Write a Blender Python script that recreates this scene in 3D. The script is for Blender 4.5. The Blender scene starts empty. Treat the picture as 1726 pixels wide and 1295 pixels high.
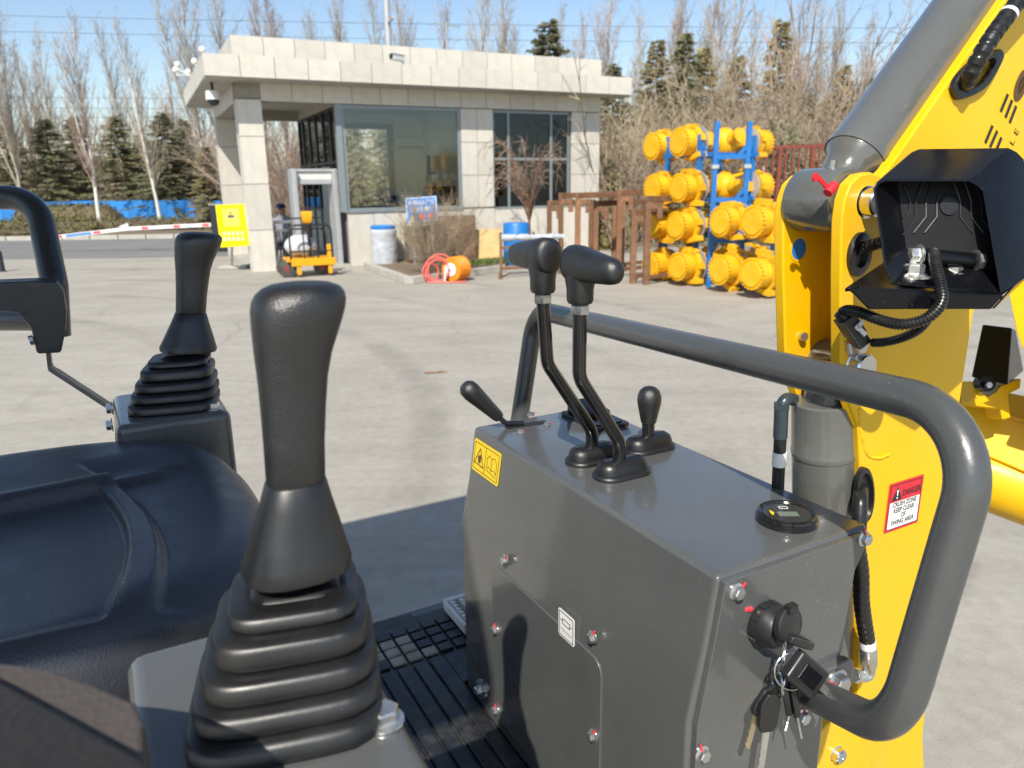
import bpy, math, random
import numpy as np
from mathutils import Matrix, Vector

sc = bpy.context.scene
COL = sc.collection
V = lambda *a: np.array(a, float)
rad = math.radians

# ------------------------------------------------------------------ camera
FPX, CX, CY, PW, PH = 1255.0, 863.0, 647.5, 1726.0, 1295.0
CAM = V(0, 0, 1.7)
_p, _r = rad(15.0), rad(-0.8)
FW = V(0, math.cos(_p), -math.sin(_p))
_rt = V(1, 0, 0)
_up = np.cross(_rt, FW)
RT = math.cos(_r) * _rt + math.sin(_r) * _up
UP = math.cos(_r) * _up - math.sin(_r) * _rt
cam_d = bpy.data.cameras.new('camera')
cam = bpy.data.objects.new('camera', cam_d)
COL.objects.link(cam)
cam.matrix_world = Matrix(((RT[0], UP[0], -FW[0], CAM[0]), (RT[1], UP[1], -FW[1], CAM[1]),
                           (RT[2], UP[2], -FW[2], CAM[2]), (0, 0, 0, 1)))
cam_d.sensor_width = 36.0
cam_d.lens = 36.0 * FPX / PW
cam_d.clip_start, cam_d.clip_end = 0.02, 2000
cam_d.dof.use_dof = True
cam_d.dof.focus_distance = 0.92
cam_d.dof.aperture_fstop = 9.0
sc.camera = cam

# ------------------------------------------------------------------ sky, sun, exposure
world = bpy.data.worlds.new('World')
sc.world = world
world.use_nodes = True
wn = world.node_tree
bg = wn.nodes['Background']
sky = wn.nodes.new('ShaderNodeTexSky')
sky.sky_type = 'NISHITA'
sky.sun_disc = False
SUN_EL = rad(46)
SUN_TRAVEL = V(0.21, 0.966, 0) / np.linalg.norm([0.21, 0.966]) * math.cos(SUN_EL) + V(0, 0, -math.sin(SUN_EL))
sky.sun_elevation = SUN_EL
sky.sun_rotation = math.atan2(-SUN_TRAVEL[0], -SUN_TRAVEL[1])
sky.air_density, sky.dust_density, sky.ozone_density = 1.0, 0.6, 1.4
wn.links.new(sky.outputs[0], bg.inputs[0])
bg.inputs[1].default_value = 0.122
sun_d = bpy.data.lights.new('sun', 'SUN')
sun_d.energy = 4.6
sun_d.angle = rad(0.53)
sun_d.color = (1.0, 0.94, 0.84)
sun = bpy.data.objects.new('sun', sun_d)
COL.objects.link(sun)
sun.location = (0, -20, 30)
sun.rotation_euler = Vector(SUN_TRAVEL).to_track_quat('-Z', 'Y').to_euler()
sc.view_settings.view_transform = 'Standard'
sc.view_settings.look = 'None'
sc.view_settings.gamma = 1
sc.view_settings.use_curve_mapping = False
sc.view_settings.exposure = 0.38

# ------------------------------------------------------------------ geometry helpers
def ray(x, y):
    return FW + RT * (x - CX) / FPX - UP * (y - CY) / FPX
def PD(x, y, t):                      # point at a depth along the view axis
    return CAM + ray(x, y) * t
def onpl(x, y, p, n):
    d = ray(x, y)
    return CAM + d * (np.dot(p - CAM, n) / np.dot(d, n))
def PZ(x, y, z):
    return onpl(x, y, V(0, 0, z), V(0, 0, 1))
def depth(P):
    return float((P - CAM) @ FW)

# machine frame: a forward, b to its left, c up from the console top
MO = V(0.215, 0.697, 1.3)
E1 = V(0.8788, 0.4772, 0.0); E1 /= np.linalg.norm(E1)
E2 = V(-E1[1], E1[0], 0.0)
E3 = V(0, 0, 1)
def W(a, b, c): return MO + E1 * a + E2 * b + E3 * c
def mco(P):
    d = P - MO
    return V(d @ E1, d @ E2, d[2])
def PA(x, y, a): return onpl(x, y, W(a, 0, 0), E1)
def PB(x, y, b): return onpl(x, y, W(0, b, 0), E2)
def PC(x, y, c): return onpl(x, y, W(0, 0, c), E3)

def unit(v):
    return v / (np.linalg.norm(v) + 1e-12)
def frame(axis):
    z = unit(np.asarray(axis, float))
    x = np.cross(z, V(0, 0, 1)) if abs(z[2]) < .9 else np.cross(z, V(1, 0, 0))
    x = unit(x)
    return x, np.cross(z, x), z

def fillet(pts, rads, n=10):
    pts = [np.asarray(p, float) for p in pts]
    out = [pts[0]]
    for i in range(1, len(pts) - 1):
        p, a, b = pts[i], pts[i - 1], pts[i + 1]
        r = rads if not hasattr(rads, '__len__') else rads[i - 1]
        u, w = unit(a - p), unit(b - p)
        ang = math.acos(max(-1, min(1, u @ w)))
        d = min(r / math.tan(ang / 2), .49 * np.linalg.norm(a - p), .49 * np.linalg.norm(b - p))
        r2 = d * math.tan(ang / 2)
        c = p + unit(u + w) * (r2 / math.sin(ang / 2))
        s, e = p + u * d - c, p + w * d - c
        th = math.acos(max(-1, min(1, unit(s) @ unit(e))))
        for k in range(n + 1):
            t = k / n
            out.append(c + (math.sin((1 - t) * th) * s + math.sin(t * th) * e) / math.sin(th) if th > 1e-4 else p)
    out.append(pts[-1])
    return out

def spline(pts, n=8):
    pts = [np.asarray(p, float) for p in pts]
    P = [2 * pts[0] - pts[1]] + pts + [2 * pts[-1] - pts[-2]]
    out = []
    for i in range(1, len(P) - 2):
        for k in range(n):
            t = k / n
            out.append(.5 * (2 * P[i] + (P[i + 1] - P[i - 1]) * t + (2 * P[i - 1] - 5 * P[i] + 4 * P[i + 1] - P[i + 2]) * t * t
                             + (3 * P[i] - P[i - 1] - 3 * P[i + 1] + P[i + 2]) * t ** 3))
    out.append(pts[-1])
    return out

class MB:
    def __init__(s): s.v = []; s.f = []
    def add(s, vs, fs):
        o = len(s.v)
        s.v.extend([tuple(map(float, p)) for p in vs])
        s.f.extend([tuple(i + o for i in f) for f in fs])
        return s
    def box(s, c, h, ax=None):
        c = np.asarray(c, float)
        X, Y, Z = ax if ax is not None else (V(1, 0, 0), V(0, 1, 0), V(0, 0, 1))
        vs = [c + X * h[0] * i + Y * h[1] * j + Z * h[2] * k for i in (-1, 1) for j in (-1, 1) for k in (-1, 1)]
        return s.add(vs, [(0, 1, 3, 2), (4, 6, 7, 5), (0, 4, 5, 1), (2, 3, 7, 6), (0, 2, 6, 4), (1, 5, 7, 3)])
    def span(s, lo, hi):
        lo, hi = np.asarray(lo, float), np.asarray(hi, float)
        return s.box((lo + hi) / 2, np.abs(hi - lo) / 2)
    def bar(s, p, q, w, h, up=(0, 0, 1)):
        p, q = np.asarray(p, float), np.asarray(q, float)
        z = unit(q - p); up = np.asarray(up, float)
        if abs(z @ up) > .98: up = V(1, 0, 0)
        x = unit(np.cross(z, up)); y = np.cross(x, z)
        return s.box((p + q) / 2, (w / 2, h / 2, np.linalg.norm(q - p) / 2), (x, y, z))
    def tube(s, path, r, n=10, caps=True):
        path = [np.asarray(p, float) for p in path]
        rs = [r] * len(path) if not hasattr(r, '__len__') else r
        rings = []; x = None
        for i, p in enumerate(path):
            t = unit(path[min(i + 1, len(path) - 1)] - path[max(i - 1, 0)])
            if x is None: x = frame(t)[0]
            x = unit(x - t * (x @ t)); y = np.cross(t, x)
            rings.append([p + (x * math.cos(2 * math.pi * k / n) + y * math.sin(2 * math.pi * k / n)) * rs[i] for k in range(n)])
        return s.loft(rings, caps)
    def loft(s, rings, caps=True):
        n = len(rings[0]); vs = [p for r in rings for p in r]; fs = []
        for i in range(len(rings) - 1):
            for k in range(n):
                fs.append((i * n + k, i * n + (k + 1) % n, (i + 1) * n + (k + 1) % n, (i + 1) * n + k))
        if caps:
            fs.append(tuple(reversed(range(n)))); fs.append(tuple((len(rings) - 1) * n + k for k in range(n)))
        return s.add(vs, fs)
    def lathe(s, prof, o, axis, n=20, ph=0.0):
        x, y, z = frame(axis); o = np.asarray(o, float)
        return s.loft([[o + z * h + (x * math.cos(2 * math.pi * k / n + ph) + y * math.sin(2 * math.pi * k / n + ph)) * max(r, 1e-5) for k in range(n)] for r, h in prof])
    def prism(s, pts, vec):
        pts = [np.asarray(p, float) for p in pts]; vec = np.asarray(vec, float); n = len(pts)
        vs = pts + [p + vec for p in pts]
        fs = [tuple(reversed(range(n))), tuple(range(n, 2 * n))] + [(k, (k + 1) % n, n + (k + 1) % n, n + k) for k in range(n)]
        return s.add(vs, fs)
    def ball(s, c, r, n=12, sq=(1, 1, 1)):
        c = np.asarray(c, float); m = n // 2 + 1; rings = []
        for i in range(1, m):
            th = math.pi * i / m
            rings.append([c + V(math.sin(th) * math.cos(2 * math.pi * k / n) * sq[0], math.sin(th) * math.sin(2 * math.pi * k / n) * sq[1], -math.cos(th) * sq[2]) * r for k in range(n)])
        o = len(s.v); s.loft(rings, False); e = len(s.v)
        s.v += [tuple(c - V(0, 0, r * sq[2])), tuple(c + V(0, 0, r * sq[2]))]
        for k in range(n):
            s.f.append((o + (k + 1) % n, o + k, e)); s.f.append((e - n + k, e - n + (k + 1) % n, e + 1))
        return s
    def stick(s, p, q, r0, r1):        # three-sided twig
        x, y, z = frame(q - p)
        o = len(s.v)
        for c, r in ((p, r0), (q, r1)):
            for cs, sn in ((1, 0), (-.5, .866), (-.5, -.866)):
                s.v.append(tuple(c + (x * cs + y * sn) * r))
        s.f += [(o, o + 1, o + 4, o + 3), (o + 1, o + 2, o + 5, o + 4), (o + 2, o, o + 3, o + 5)]
    def mesh(s, name, inv=None, smooth=40, fix=True):
        v = np.array(s.v, float).reshape(-1, 3)
        if inv is not None: v = v @ inv[:3, :3].T + inv[:3, 3]
        me = bpy.data.meshes.new(name)
        me.from_pydata(v.tolist(), [], s.f)
        me.update()
        if fix:
            import bmesh
            bm = bmesh.new(); bm.from_mesh(me)
            bmesh.ops.recalc_face_normals(bm, faces=bm.faces)
            bm.to_mesh(me); bm.free()
        if smooth:
            me.polygons.foreach_set('use_smooth', [True] * len(me.polygons))
            me.set_sharp_from_angle(angle=rad(smooth))
        return me
    def build(s, name, m, parent=None, bev=0, seg=2, smooth=40, local=False, kind=None, fix=True):
        inv = None
        if parent is not None and not local: inv = inv_of(parent)
        me = s.mesh(name, inv, smooth, fix)
        me.materials.append(m)
        o = bpy.data.objects.new(name, me); COL.objects.link(o)
        if parent is not None: o.parent = parent
        if kind: o['kind'] = kind
        if bev:
            md = o.modifiers.new('edge', 'BEVEL'); md.width = bev; md.segments = seg; md.limit_method = 'ANGLE'; md.angle_limit = rad(35); md.harden_normals = True
        return o

def world_of(o):
    m = o.matrix_basis.copy()
    while o.parent is not None:
        o = o.parent; m = o.matrix_basis @ m
    return m
def inv_of(o):
    return np.array(world_of(o).inverted())

def tag(o, label, cat, group=None):
    o['label'] = label; o['category'] = cat
    if group: o['group'] = group
    return o
def thing(name, label, cat, loc=(0, 0, 0), rz=0.0, group=None):
    o = bpy.data.objects.new(name, None); COL.objects.link(o)
    o.location = tuple(map(float, loc)); o.rotation_euler = (0, 0, rz)
    o.empty_display_size = .1
    return tag(o, label, cat, group)
def dup(o, parent=None, label=None, group=None, loc=None, rz=None, sc_=None):
    c = o.copy(); COL.objects.link(c); c.parent = parent
    if label: c['label'] = label
    if group: c['group'] = group
    if loc is not None: c.location = tuple(map(float, loc))
    if rz is not None: c.rotation_euler = (0, 0, rz)
    if sc_ is not None: c.scale = sc_ if hasattr(sc_, '__len__') else (sc_,) * 3
    for ch in list(o.children): dup(ch, c)
    return c
def text(name, body, o, xd, yd, size, m, parent, align='CENTER', ext=0.0, sx=1.0, bold=0.0):
    cu = bpy.data.curves.new(name, 'FONT'); cu.body = body; cu.size = size; cu.align_x = align; cu.align_y = 'CENTER'
    cu.extrude = ext; cu.offset = bold; cu.materials.append(m); cu.resolution_u = 3
    tmp = bpy.data.objects.new('tmp', cu); COL.objects.link(tmp); bpy.context.view_layer.update()
    me = bpy.data.meshes.new_from_object(tmp.evaluated_get(bpy.context.evaluated_depsgraph_get()))
    bpy.data.objects.remove(tmp); bpy.data.curves.remove(cu); me.name = name
    if not me.materials: me.materials.append(m)
    ob = bpy.data.objects.new(name, me); COL.objects.link(ob)
    x, y = unit(np.asarray(xd, float)), unit(np.asarray(yd, float)); y = unit(y - x * (x @ y)); z = np.cross(x, y)
    mw = Matrix([(x[0], y[0], z[0], o[0]), (x[1], y[1], z[1], o[1]), (x[2], y[2], z[2], o[2]), (0, 0, 0, 1)])
    ob.parent = parent
    ob.matrix_basis = world_of(parent).inverted() @ mw @ Matrix.Diagonal((sx, 1, 1, 1))
    return ob

# ------------------------------------------------------------------ materials
def mat(name, col, rough=.5, metal=0.0, var=.12, vs=6.0, bump=0.0, bs=200.0, bkind='noise', coat=0.0, speck=0.0, spec=.5, rvar=.1, rnd=0.0, dust=0.0, trans=0.0):
    m = bpy.data.materials.new(name); m.use_nodes = True
    nt = m.node_tree; N = nt.nodes; L = nt.links; b = N['Principled BSDF']
    b.inputs['Roughness'].default_value = rough; b.inputs['Metallic'].default_value = metal
    b.inputs['Coat Weight'].default_value = coat; b.inputs['Coat Roughness'].default_value = .08
    b.inputs['Specular IOR Level'].default_value = spec
    tc = N.new('ShaderNodeTexCoord'); P = tc.outputs['Object']
    n1 = N.new('ShaderNodeTexNoise'); n1.inputs['Scale'].default_value = vs; n1.inputs['Detail'].default_value = 6; n1.inputs['Roughness'].default_value = .65
    L.new(P, n1.inputs['Vector'])
    rp = N.new('ShaderNodeValToRGB')
    c0 = [max(0, c * (1 - var)) for c in col]; c1 = [min(1, c * (1 + var)) for c in col]
    rp.color_ramp.elements[0].position = .3; rp.color_ramp.elements[1].position = .7
    rp.color_ramp.elements[0].color = (*c0, 1); rp.color_ramp.elements[1].color = (*c1, 1)
    L.new(n1.outputs['Fac'], rp.inputs['Fac'])
    out = rp.outputs['Color']
    if rnd:
        oi = N.new('ShaderNodeObjectInfo'); mr = N.new('ShaderNodeMapRange'); mr.inputs['To Min'].default_value = 1 - rnd; mr.inputs['To Max'].default_value = 1 + rnd
        L.new(oi.outputs['Random'], mr.inputs['Value'])
        mx = N.new('ShaderNodeVectorMath'); mx.operation = 'SCALE'; L.new(out, mx.inputs[0]); L.new(mr.outputs[0], mx.inputs['Scale']); out = mx.outputs[0]
    if speck or dust:
        n2 = N.new('ShaderNodeTexNoise'); n2.inputs['Scale'].default_value = 420 if speck else vs * 3; n2.inputs['Detail'].default_value = 2
        L.new(P, n2.inputs['Vector'])
        n3 = N.new('ShaderNodeTexNoise'); n3.inputs['Scale'].default_value = 9; L.new(P, n3.inputs['Vector'])
        ad = N.new('ShaderNodeMath'); ad.operation = 'MULTIPLY_ADD'; ad.inputs[1].default_value = .35; L.new(n3.outputs['Fac'], ad.inputs[0]); L.new(n2.outputs['Fac'], ad.inputs[2])
        r2 = N.new('ShaderNodeValToRGB'); r2.color_ramp.elements[0].position = .9 if speck else .55; r2.color_ramp.elements[1].position = .97 if speck else 1.0
        L.new(ad.outputs[0], r2.inputs['Fac'])
        am = N.new('ShaderNodeMath'); am.operation = 'MULTIPLY'; am.inputs[1].default_value = speck or dust; L.new(r2.outputs['Color'], am.inputs[0])
        mix = N.new('ShaderNodeMix'); mix.data_type = 'RGBA'; L.new(am.outputs[0], mix.inputs[0]); L.new(out, mix.inputs[6]); mix.inputs[7].default_value = (.45, .42, .37, 1); out = mix.outputs[2]
    L.new(out, b.inputs['Base Color'])
    if rvar:
        n4 = N.new('ShaderNodeTexNoise'); n4.inputs['Scale'].default_value = vs * 2.3; n4.inputs['Detail'].default_value = 5; L.new(P, n4.inputs['Vector'])
        mr = N.new('ShaderNodeMapRange'); mr.inputs['From Min'].default_value = .3; mr.inputs['From Max'].default_value = .7
        mr.inputs['To Min'].default_value = max(0.02, rough - rvar); mr.inputs['To Max'].default_value = min(1, rough + rvar); L.new(n4.outputs['Fac'], mr.inputs['Value']); L.new(mr.outputs[0], b.inputs['Roughness'])
    if trans:
        tb = N.new('ShaderNodeBsdfTranslucent'); L.new(out, tb.inputs[0]); mxs = N.new('ShaderNodeMixShader'); mxs.inputs[0].default_value = trans
        L.new(b.outputs[0], mxs.inputs[1]); L.new(tb.outputs[0], mxs.inputs[2]); L.new(mxs.outputs[0], N['Material Output'].inputs[0])
    if bump:
        if bkind == 'grain':
            t = N.new('ShaderNodeTexVoronoi'); t.inputs['Scale'].default_value = bs; h = t.outputs['Distance']
        else:
            t = N.new('ShaderNodeTexNoise'); t.inputs['Scale'].default_value = bs; t.inputs['Detail'].default_value = 4; h = t.outputs['Fac']
        L.new(P, t.inputs['Vector'])
        bp = N.new('ShaderNodeBump'); bp.inputs['Strength'].default_value = bump; bp.inputs['Distance'].default_value = .4 / bs; L.new(h, bp.inputs['Height']); L.new(bp.outputs[0], b.inputs['Normal'])
    return m

def glass_mat(name, tint, gl=.12):
    m = bpy.data.materials.new(name); m.use_nodes = True; nt = m.node_tree; N = nt.nodes; L = nt.links
    N.remove(N['Principled BSDF']); o = N['Material Output']
    t = N.new('ShaderNodeBsdfTransparent'); t.inputs[0].default_value = (*tint, 1)
    g = N.new('ShaderNodeBsdfGlossy'); g.inputs['Roughness'].default_value = .02; g.inputs[0].default_value = (.9, .95, 1, 1)
    f = N.new('ShaderNodeFresnel'); f.inputs[0].default_value = 1.5
    a = N.new('ShaderNodeMath'); a.operation = 'MAXIMUM'; a.inputs[1].default_value = gl; L.new(f.outputs[0], a.inputs[0])
    mx = N.new('ShaderNodeMixShader'); L.new(a.outputs[0], mx.inputs[0]); L.new(t.outputs[0], mx.inputs[1]); L.new(g.outputs[0], mx.inputs[2]); L.new(mx.outputs[0], o.inputs[0])
    return m

def ground_mat(name, base, streak=.5, dark=.6):
    m = bpy.data.materials.new(name); m.use_nodes = True; nt = m.node_tree; N = nt.nodes; L = nt.links; b = N['Principled BSDF']
    b.inputs['Roughness'].default_value = .85; b.inputs['Specular IOR Level'].default_value = .25
    P = N.new('ShaderNodeTexCoord').outputs['Object']
    def noise(scale, detail=6, sx=1, sy=1, rot=0, rough=.6, dist=0):
        mp = N.new('ShaderNodeMapping'); mp.inputs['Scale'].default_value = (sx, sy, 1); mp.inputs['Rotation'].default_value = (0, 0, rot); L.new(P, mp.inputs[0])
        n = N.new('ShaderNodeTexNoise'); n.inputs['Scale'].default_value = scale; n.inputs['Detail'].default_value = detail; n.inputs['Roughness'].default_value = rough; n.inputs['Distortion'].default_value = dist; L.new(mp.outputs[0], n.inputs['Vector']); return n.outputs['Fac']
    def ramp(f, a, bb, c0, c1):
        r = N.new('ShaderNodeValToRGB'); r.color_ramp.elements[0].position = a; r.color_ramp.elements[1].position = bb
        r.color_ramp.elements[0].color = (c0, c0, c0, 1); r.color_ramp.elements[1].color = (c1, c1, c1, 1); L.new(f, r.inputs[0]); return r.outputs[0]
    def mul(x, y):
        k = N.new('ShaderNodeMix'); k.data_type = 'RGBA'; k.blend_type = 'MULTIPLY'; k.inputs[0].default_value = 1
        L.new(x, k.inputs[6]); L.new(y, k.inputs[7]); return k.outputs[2]
    col = N.new('ShaderNodeRGB'); col.outputs[0].default_value = (*base, 1); c = col.outputs[0]
    c = mul(c, ramp(noise(.35, 5), .3, .7, .90, 1.06))
    c = mul(c, ramp(noise(.8, 9, 1, 2.0, .35, .68, .8), .30, .66, 1 - .20 * streak, 1.04))
    c = mul(c, ramp(noise(1.5, 8, .45, 1.5, -.5, .66, 1.0), .36, .58, 1 - .16 * streak, 1.03))
    c = mul(c, ramp(noise(14, 8, 1, 1), .3, .7, .9, 1.08))
    c = mul(c, ramp(noise(160, 3), .35, .65, .9, 1.1))
    c = mul(c, ramp(noise(.9, 4, 1, 1, .8, .5, 1.2), .66, .78, 1, .5 + dark * .5))
    nz = N.new('ShaderNodeTexNoise'); nz.inputs['Scale'].default_value = .9; nz.inputs['Detail'].default_value = 5; L.new(P, nz.inputs['Vector'])
    vm = N.new('ShaderNodeVectorMath'); vm.operation = 'MULTIPLY_ADD'; vm.inputs[1].default_value = (1.1, 1.1, 0); L.new(nz.outputs['Color'], vm.inputs[0]); L.new(P, vm.inputs[2])
    vo = N.new('ShaderNodeTexVoronoi'); vo.feature = 'DISTANCE_TO_EDGE'; vo.inputs['Scale'].default_value = .22; L.new(vm.outputs[0], vo.inputs['Vector'])
    ck = ramp(vo.outputs['Distance'], .0, .0035, 1, 0); cm = ramp(noise(.4, 3), .5, .58, 0, 1)
    ca = N.new('ShaderNodeMath'); ca.operation = 'MULTIPLY'; L.new(ck, ca.inputs[0]); L.new(cm, ca.inputs[1]); c = mul(c, ramp(ca.outputs[0], 0, 1, 1, .80))
    mp = N.new('ShaderNodeMapping'); mp.inputs['Location'].default_value = (9.5, -4.0, 0); L.new(P, mp.inputs[0])
    wv = N.new('ShaderNodeTexWave'); wv.wave_type = 'RINGS'; wv.rings_direction = 'Z'; wv.inputs['Scale'].default_value = .16; wv.inputs['Distortion'].default_value = 2.2; wv.inputs['Detail'].default_value = 3; wv.inputs['Detail Scale'].default_value = .4; L.new(mp.outputs[0], wv.inputs['Vector'])
    wr = ramp(wv.outputs['Fac'], .90, 1.0, 0, 1); ms = ramp(noise(.5, 5, 1, 1, .3), .42, .6, 0, 1)
    am = N.new('ShaderNodeMath'); am.operation = 'MULTIPLY'; L.new(wr, am.inputs[0]); L.new(ms, am.inputs[1])
    c = mul(c, ramp(am.outputs[0], 0, 1, 1, .80))
    L.new(c, b.inputs['Base Color'])
    bp = N.new('ShaderNodeBump'); bp.inputs['Strength'].default_value = .35; bp.inputs['Distance'].default_value = .004; L.new(noise(90, 6), bp.inputs['Height']); L.new(bp.outputs[0], b.inputs['Normal'])
    return m

M = dict(
    gray=mat('gray_paint', (.094, .098, .096), .26, 0, .10, 4, .05, 90, coat=.6, speck=.34, spec=.45, rvar=.13),
    rail=mat('gray_rail_paint', (.070, .074, .073), .32, 0, .06, 8, .12, 140, coat=.2, speck=.2),
    cyl=mat('gray_cylinder_paint', (.115, .118, .108), .22, 0, .08, 7, .10, 40, coat=.6),
    yellow=mat('yellow_paint', (.84, .49, .002), .34, 0, .05, 3, .05, 60, coat=.05, spec=.35, dust=.05),
    yellow2=mat('yellow_cast_paint', (.80, .425, .004), .45, 0, .16, 5, .15, 30, spec=.3, rnd=.10, rvar=.15, dust=.10),
    black=mat('black_grip', (.0095, .0095, .0096), .44, 0, .15, 30, .55, 1000, 'grain', speck=.10, spec=1.0, rvar=.07),
    boot=mat('black_rubber', (.0080, .0080, .0083), .43, 0, .2, 12, .06, 300, speck=.07, spec=.8, rvar=.08),
    lever=mat('black_gloss_steel', (.012, .012, .012), .20, 0, .2, 20, .05, 120, coat=.5, speck=.12),
    hood=mat('black_satin_metal', (.005, .0055, .007), .22, 0, .15, 12, .03, 120, coat=.0, speck=.10, rvar=.04, spec=.35),
    plastic=mat('black_plastic', (.02, .02, .021), .38, 0, .12, 30, .05, 400),
    cable=mat('black_conduit', (.014, .014, .014), .33, 0, .1, 30),
    seat=mat('seat_vinyl', (.046, .050, .062), .34, 0, .12, 14, .28, 420, 'grain', rvar=.06),
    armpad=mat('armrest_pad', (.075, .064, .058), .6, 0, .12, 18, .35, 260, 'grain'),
    matte=mat('matte_black_casting', (.008, .008, .009), .62, 0, .2, 30, .1, 300, spec=.3), fitting=mat('dark_plated_fitting', (.06, .08, .09), .3, .4, .1, 20), armshade=mat('arm_shade_dark', (.022, .019, .018), .55, 0, .12, 18, .35, 260, 'grain'), matr=mat('floor_rubber', (.016, .017, .019), .30, 0, .2, 14, .1, 120, dust=.10),
    dusty=mat('dusty_rubber', (.36, .32, .26), .85, 0, .3, 20, .2, 120),
    zinc=mat('zinc_steel', (.62, .62, .60), .32, .9, .15, 60, .08, 300),
    chrome=mat('bright_pin_steel', (.70, .70, .70), .18, 1.0, .06, 30),
    brass=mat('yellow_zinc', (.55, .47, .30), .35, .8, .15, 60),
    strap=mat('bare_bracket_steel', (.16, .14, .12), .4, .5, .2, 40),
    redp=mat('red_mark', (.62, .04, .06), .6),
    red=mat('red_plastic', (.70, .03, .04), .35),
    label_y=mat('decal_yellow', (.85, .60, .01), .35, var=.02), label_w=mat('decal_white', (.82, .82, .80), .4, var=.02),
    label_r=mat('decal_red', (.68, .02, .04), .35, var=.02), ink=mat('print_black', (.02, .02, .02), .5, var=.02), ink2=mat('print_brown', (.10, .05, .01), .5, var=.02), grayprint=mat('print_gray', (.25, .25, .24), .5, var=.02),
    white=mat('white_paint', (.80, .80, .78), .4, var=.05, dust=.1), screen=mat('gauge_face', (.035, .035, .03), .1, var=.05), lcd=mat('gauge_lcd', (.16, .19, .14), .2, var=.03),
    tile=mat('stone_tile', (.58, .55, .48), .55, 0, .09, 2.2, .08, 60, rnd=.08, dust=.10),
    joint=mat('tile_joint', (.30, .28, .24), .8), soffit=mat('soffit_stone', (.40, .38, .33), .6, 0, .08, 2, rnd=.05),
    plaster=mat('beige_plaster', (.88, .83, .66), .8, 0, .04, 2), frame=mat('gray_aluminium', (.25, .29, .30), .4, .3, .06, 8), darkframe=mat('dark_frame', (.02, .024, .03), .4),
    glass=glass_mat('window_glass', (.95, .97, .94), .06), dglass=glass_mat('dark_glass', (.30, .36, .36), .05),
    ground=ground_mat('concrete_ground', (.37, .345, .293)), road=ground_mat('asphalt_road', (.215, .21, .20), .4, .85), floor=mat('gray_floor', (.3, .3, .28), .5),
    soil=mat('bare_soil', (.17, .13, .085), .95, 0, .3, 3, .3, 14), kerb=mat('kerb_stone', (.42, .40, .35), .8, 0, .15, 4), 
    blue=mat('blue_rack_paint', (.015, .16, .48), .45, 0, .12, 8, rnd=.05), hoard=mat('blue_sheet_metal', (.025, .20, .54), .5, 0, .15, 3, rnd=.28), bluebin=mat('blue_plastic', (.02, .18, .52), .4, 0, .08, 6), bluesign=mat('blue_sign_face', (.02, .20, .55), .9, var=.04, spec=.1),
    rust=mat('rusty_steel', (.20, .102, .052), .8, 0, .35, 9, .2, 50, rnd=.22), redrust=mat('red_oxide_paint', (.21, .048, .030), .7, 0, .25, 9, rnd=.1),
    ysign=mat('yellow_sign_face', (.80, .66, .008), .9, var=.03, spec=.1), bark=mat('pale_bark', (.42, .38, .31), .9, 0, .35, 3, .3, 20), lime=mat('limewashed_bark', (.70, .68, .62), .9, 0, .2, 5, .2, 20),
    twig=mat('bare_twigs', (.40, .345, .275), .9, 0, .25, .8, rnd=.10), twigr=mat('reddish_twigs', (.34, .255, .195), .9, 0, .3, .8, rnd=.12), twigy=mat('straw_twigs', (.36, .29, .19), .9, 0, .3, 1.5, rnd=.14),
    needle=mat('conifer_needles', (.235, .23, .125), .8, 0, .35, 1.2, rnd=.2, trans=.35), needley=mat('olive_needles', (.31, .27, .13), .8, 0, .35, 1.2, rnd=.2, trans=.35),
    hedge=mat('hedge_leaves', (.135, .125, .045), .85, 0, .4, 1.5), grass=mat('grass_blades', (.11, .15, .035), .85, 0, .4, 3),
    cart=mat('cart_yellow', (.80, .36, .006), .4, 0, .06, 9), tyre=mat('tyre_rubber', (.03, .028, .027), .85, 0, .2, 20, dust=.3), cartblk=mat('cart_black', (.018, .02, .02), .4), bag=mat('white_sack', (.50, .52, .55), .5, 0, .08, 6, .4, 10),
    ply=mat('plywood', (.60, .42, .18), .7, 0, .14, 5), orange=mat('orange_reel', (.78, .24, .012), .5, 0, .15, 6), hose=mat('pink_hose', (.62, .13, .10), .5), wrap=mat('plastic_wrap', (.48, .51, .55), .25, 0, .15, 9, .5, 9, coat=.3), skin=mat('skin', (.42, .22, .14), .6), jacket=mat('grey_jacket', (.22, .23, .27), .85), navy=mat('navy_cloth', (.02, .03, .08), .85),
    pole=mat('galvanised_pole', (.48, .49, .50), .5, .4, .08, 6), wire=mat('cable_wire', (.08, .08, .09), .6), globe=mat('opal_globe', (.80, .78, .70), .3, var=.03), camw=mat('camera_housing', (.70, .70, .68), .4), brick=mat('far_brick', (.36, .20, .15), .8, 0, .2, 1), shedw=mat('white_shed_wall', (.66, .65, .62), .7, 0, .08, 1.5), blueroof=mat('blue_roof_sheet', (.10, .26, .48), .5), acg=mat('weathered_metal', (.16, .13, .11), .6, .2, .25, 6), shade_canopy=mat('shade_canopy_paint', (.09, .095, .095), .4), railshade=mat('shaded_rail_paint', (.028, .030, .033), .28, 0, .08, 8, .1, 140, coat=.2), stainless=mat('stainless_rail', (.55, .55, .53), .3, .8), skyblue=mat('x', (.1, .2, .4), .5),
)

# ================================================================== SETTING: ground first
def sheet(name, pts, z, m, label=None):
    mb = MB(); mb.add([(x, y, z) for x, y in pts], [tuple(range(len(pts)))])
    o = mb.build(name, m, smooth=0, fix=False); o['kind'] = 'structure'
    return o
sheet('ground', [(-400, -200), (400, -200), (400, 600), (-400, 600)], 0.0, M['ground'])

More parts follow.
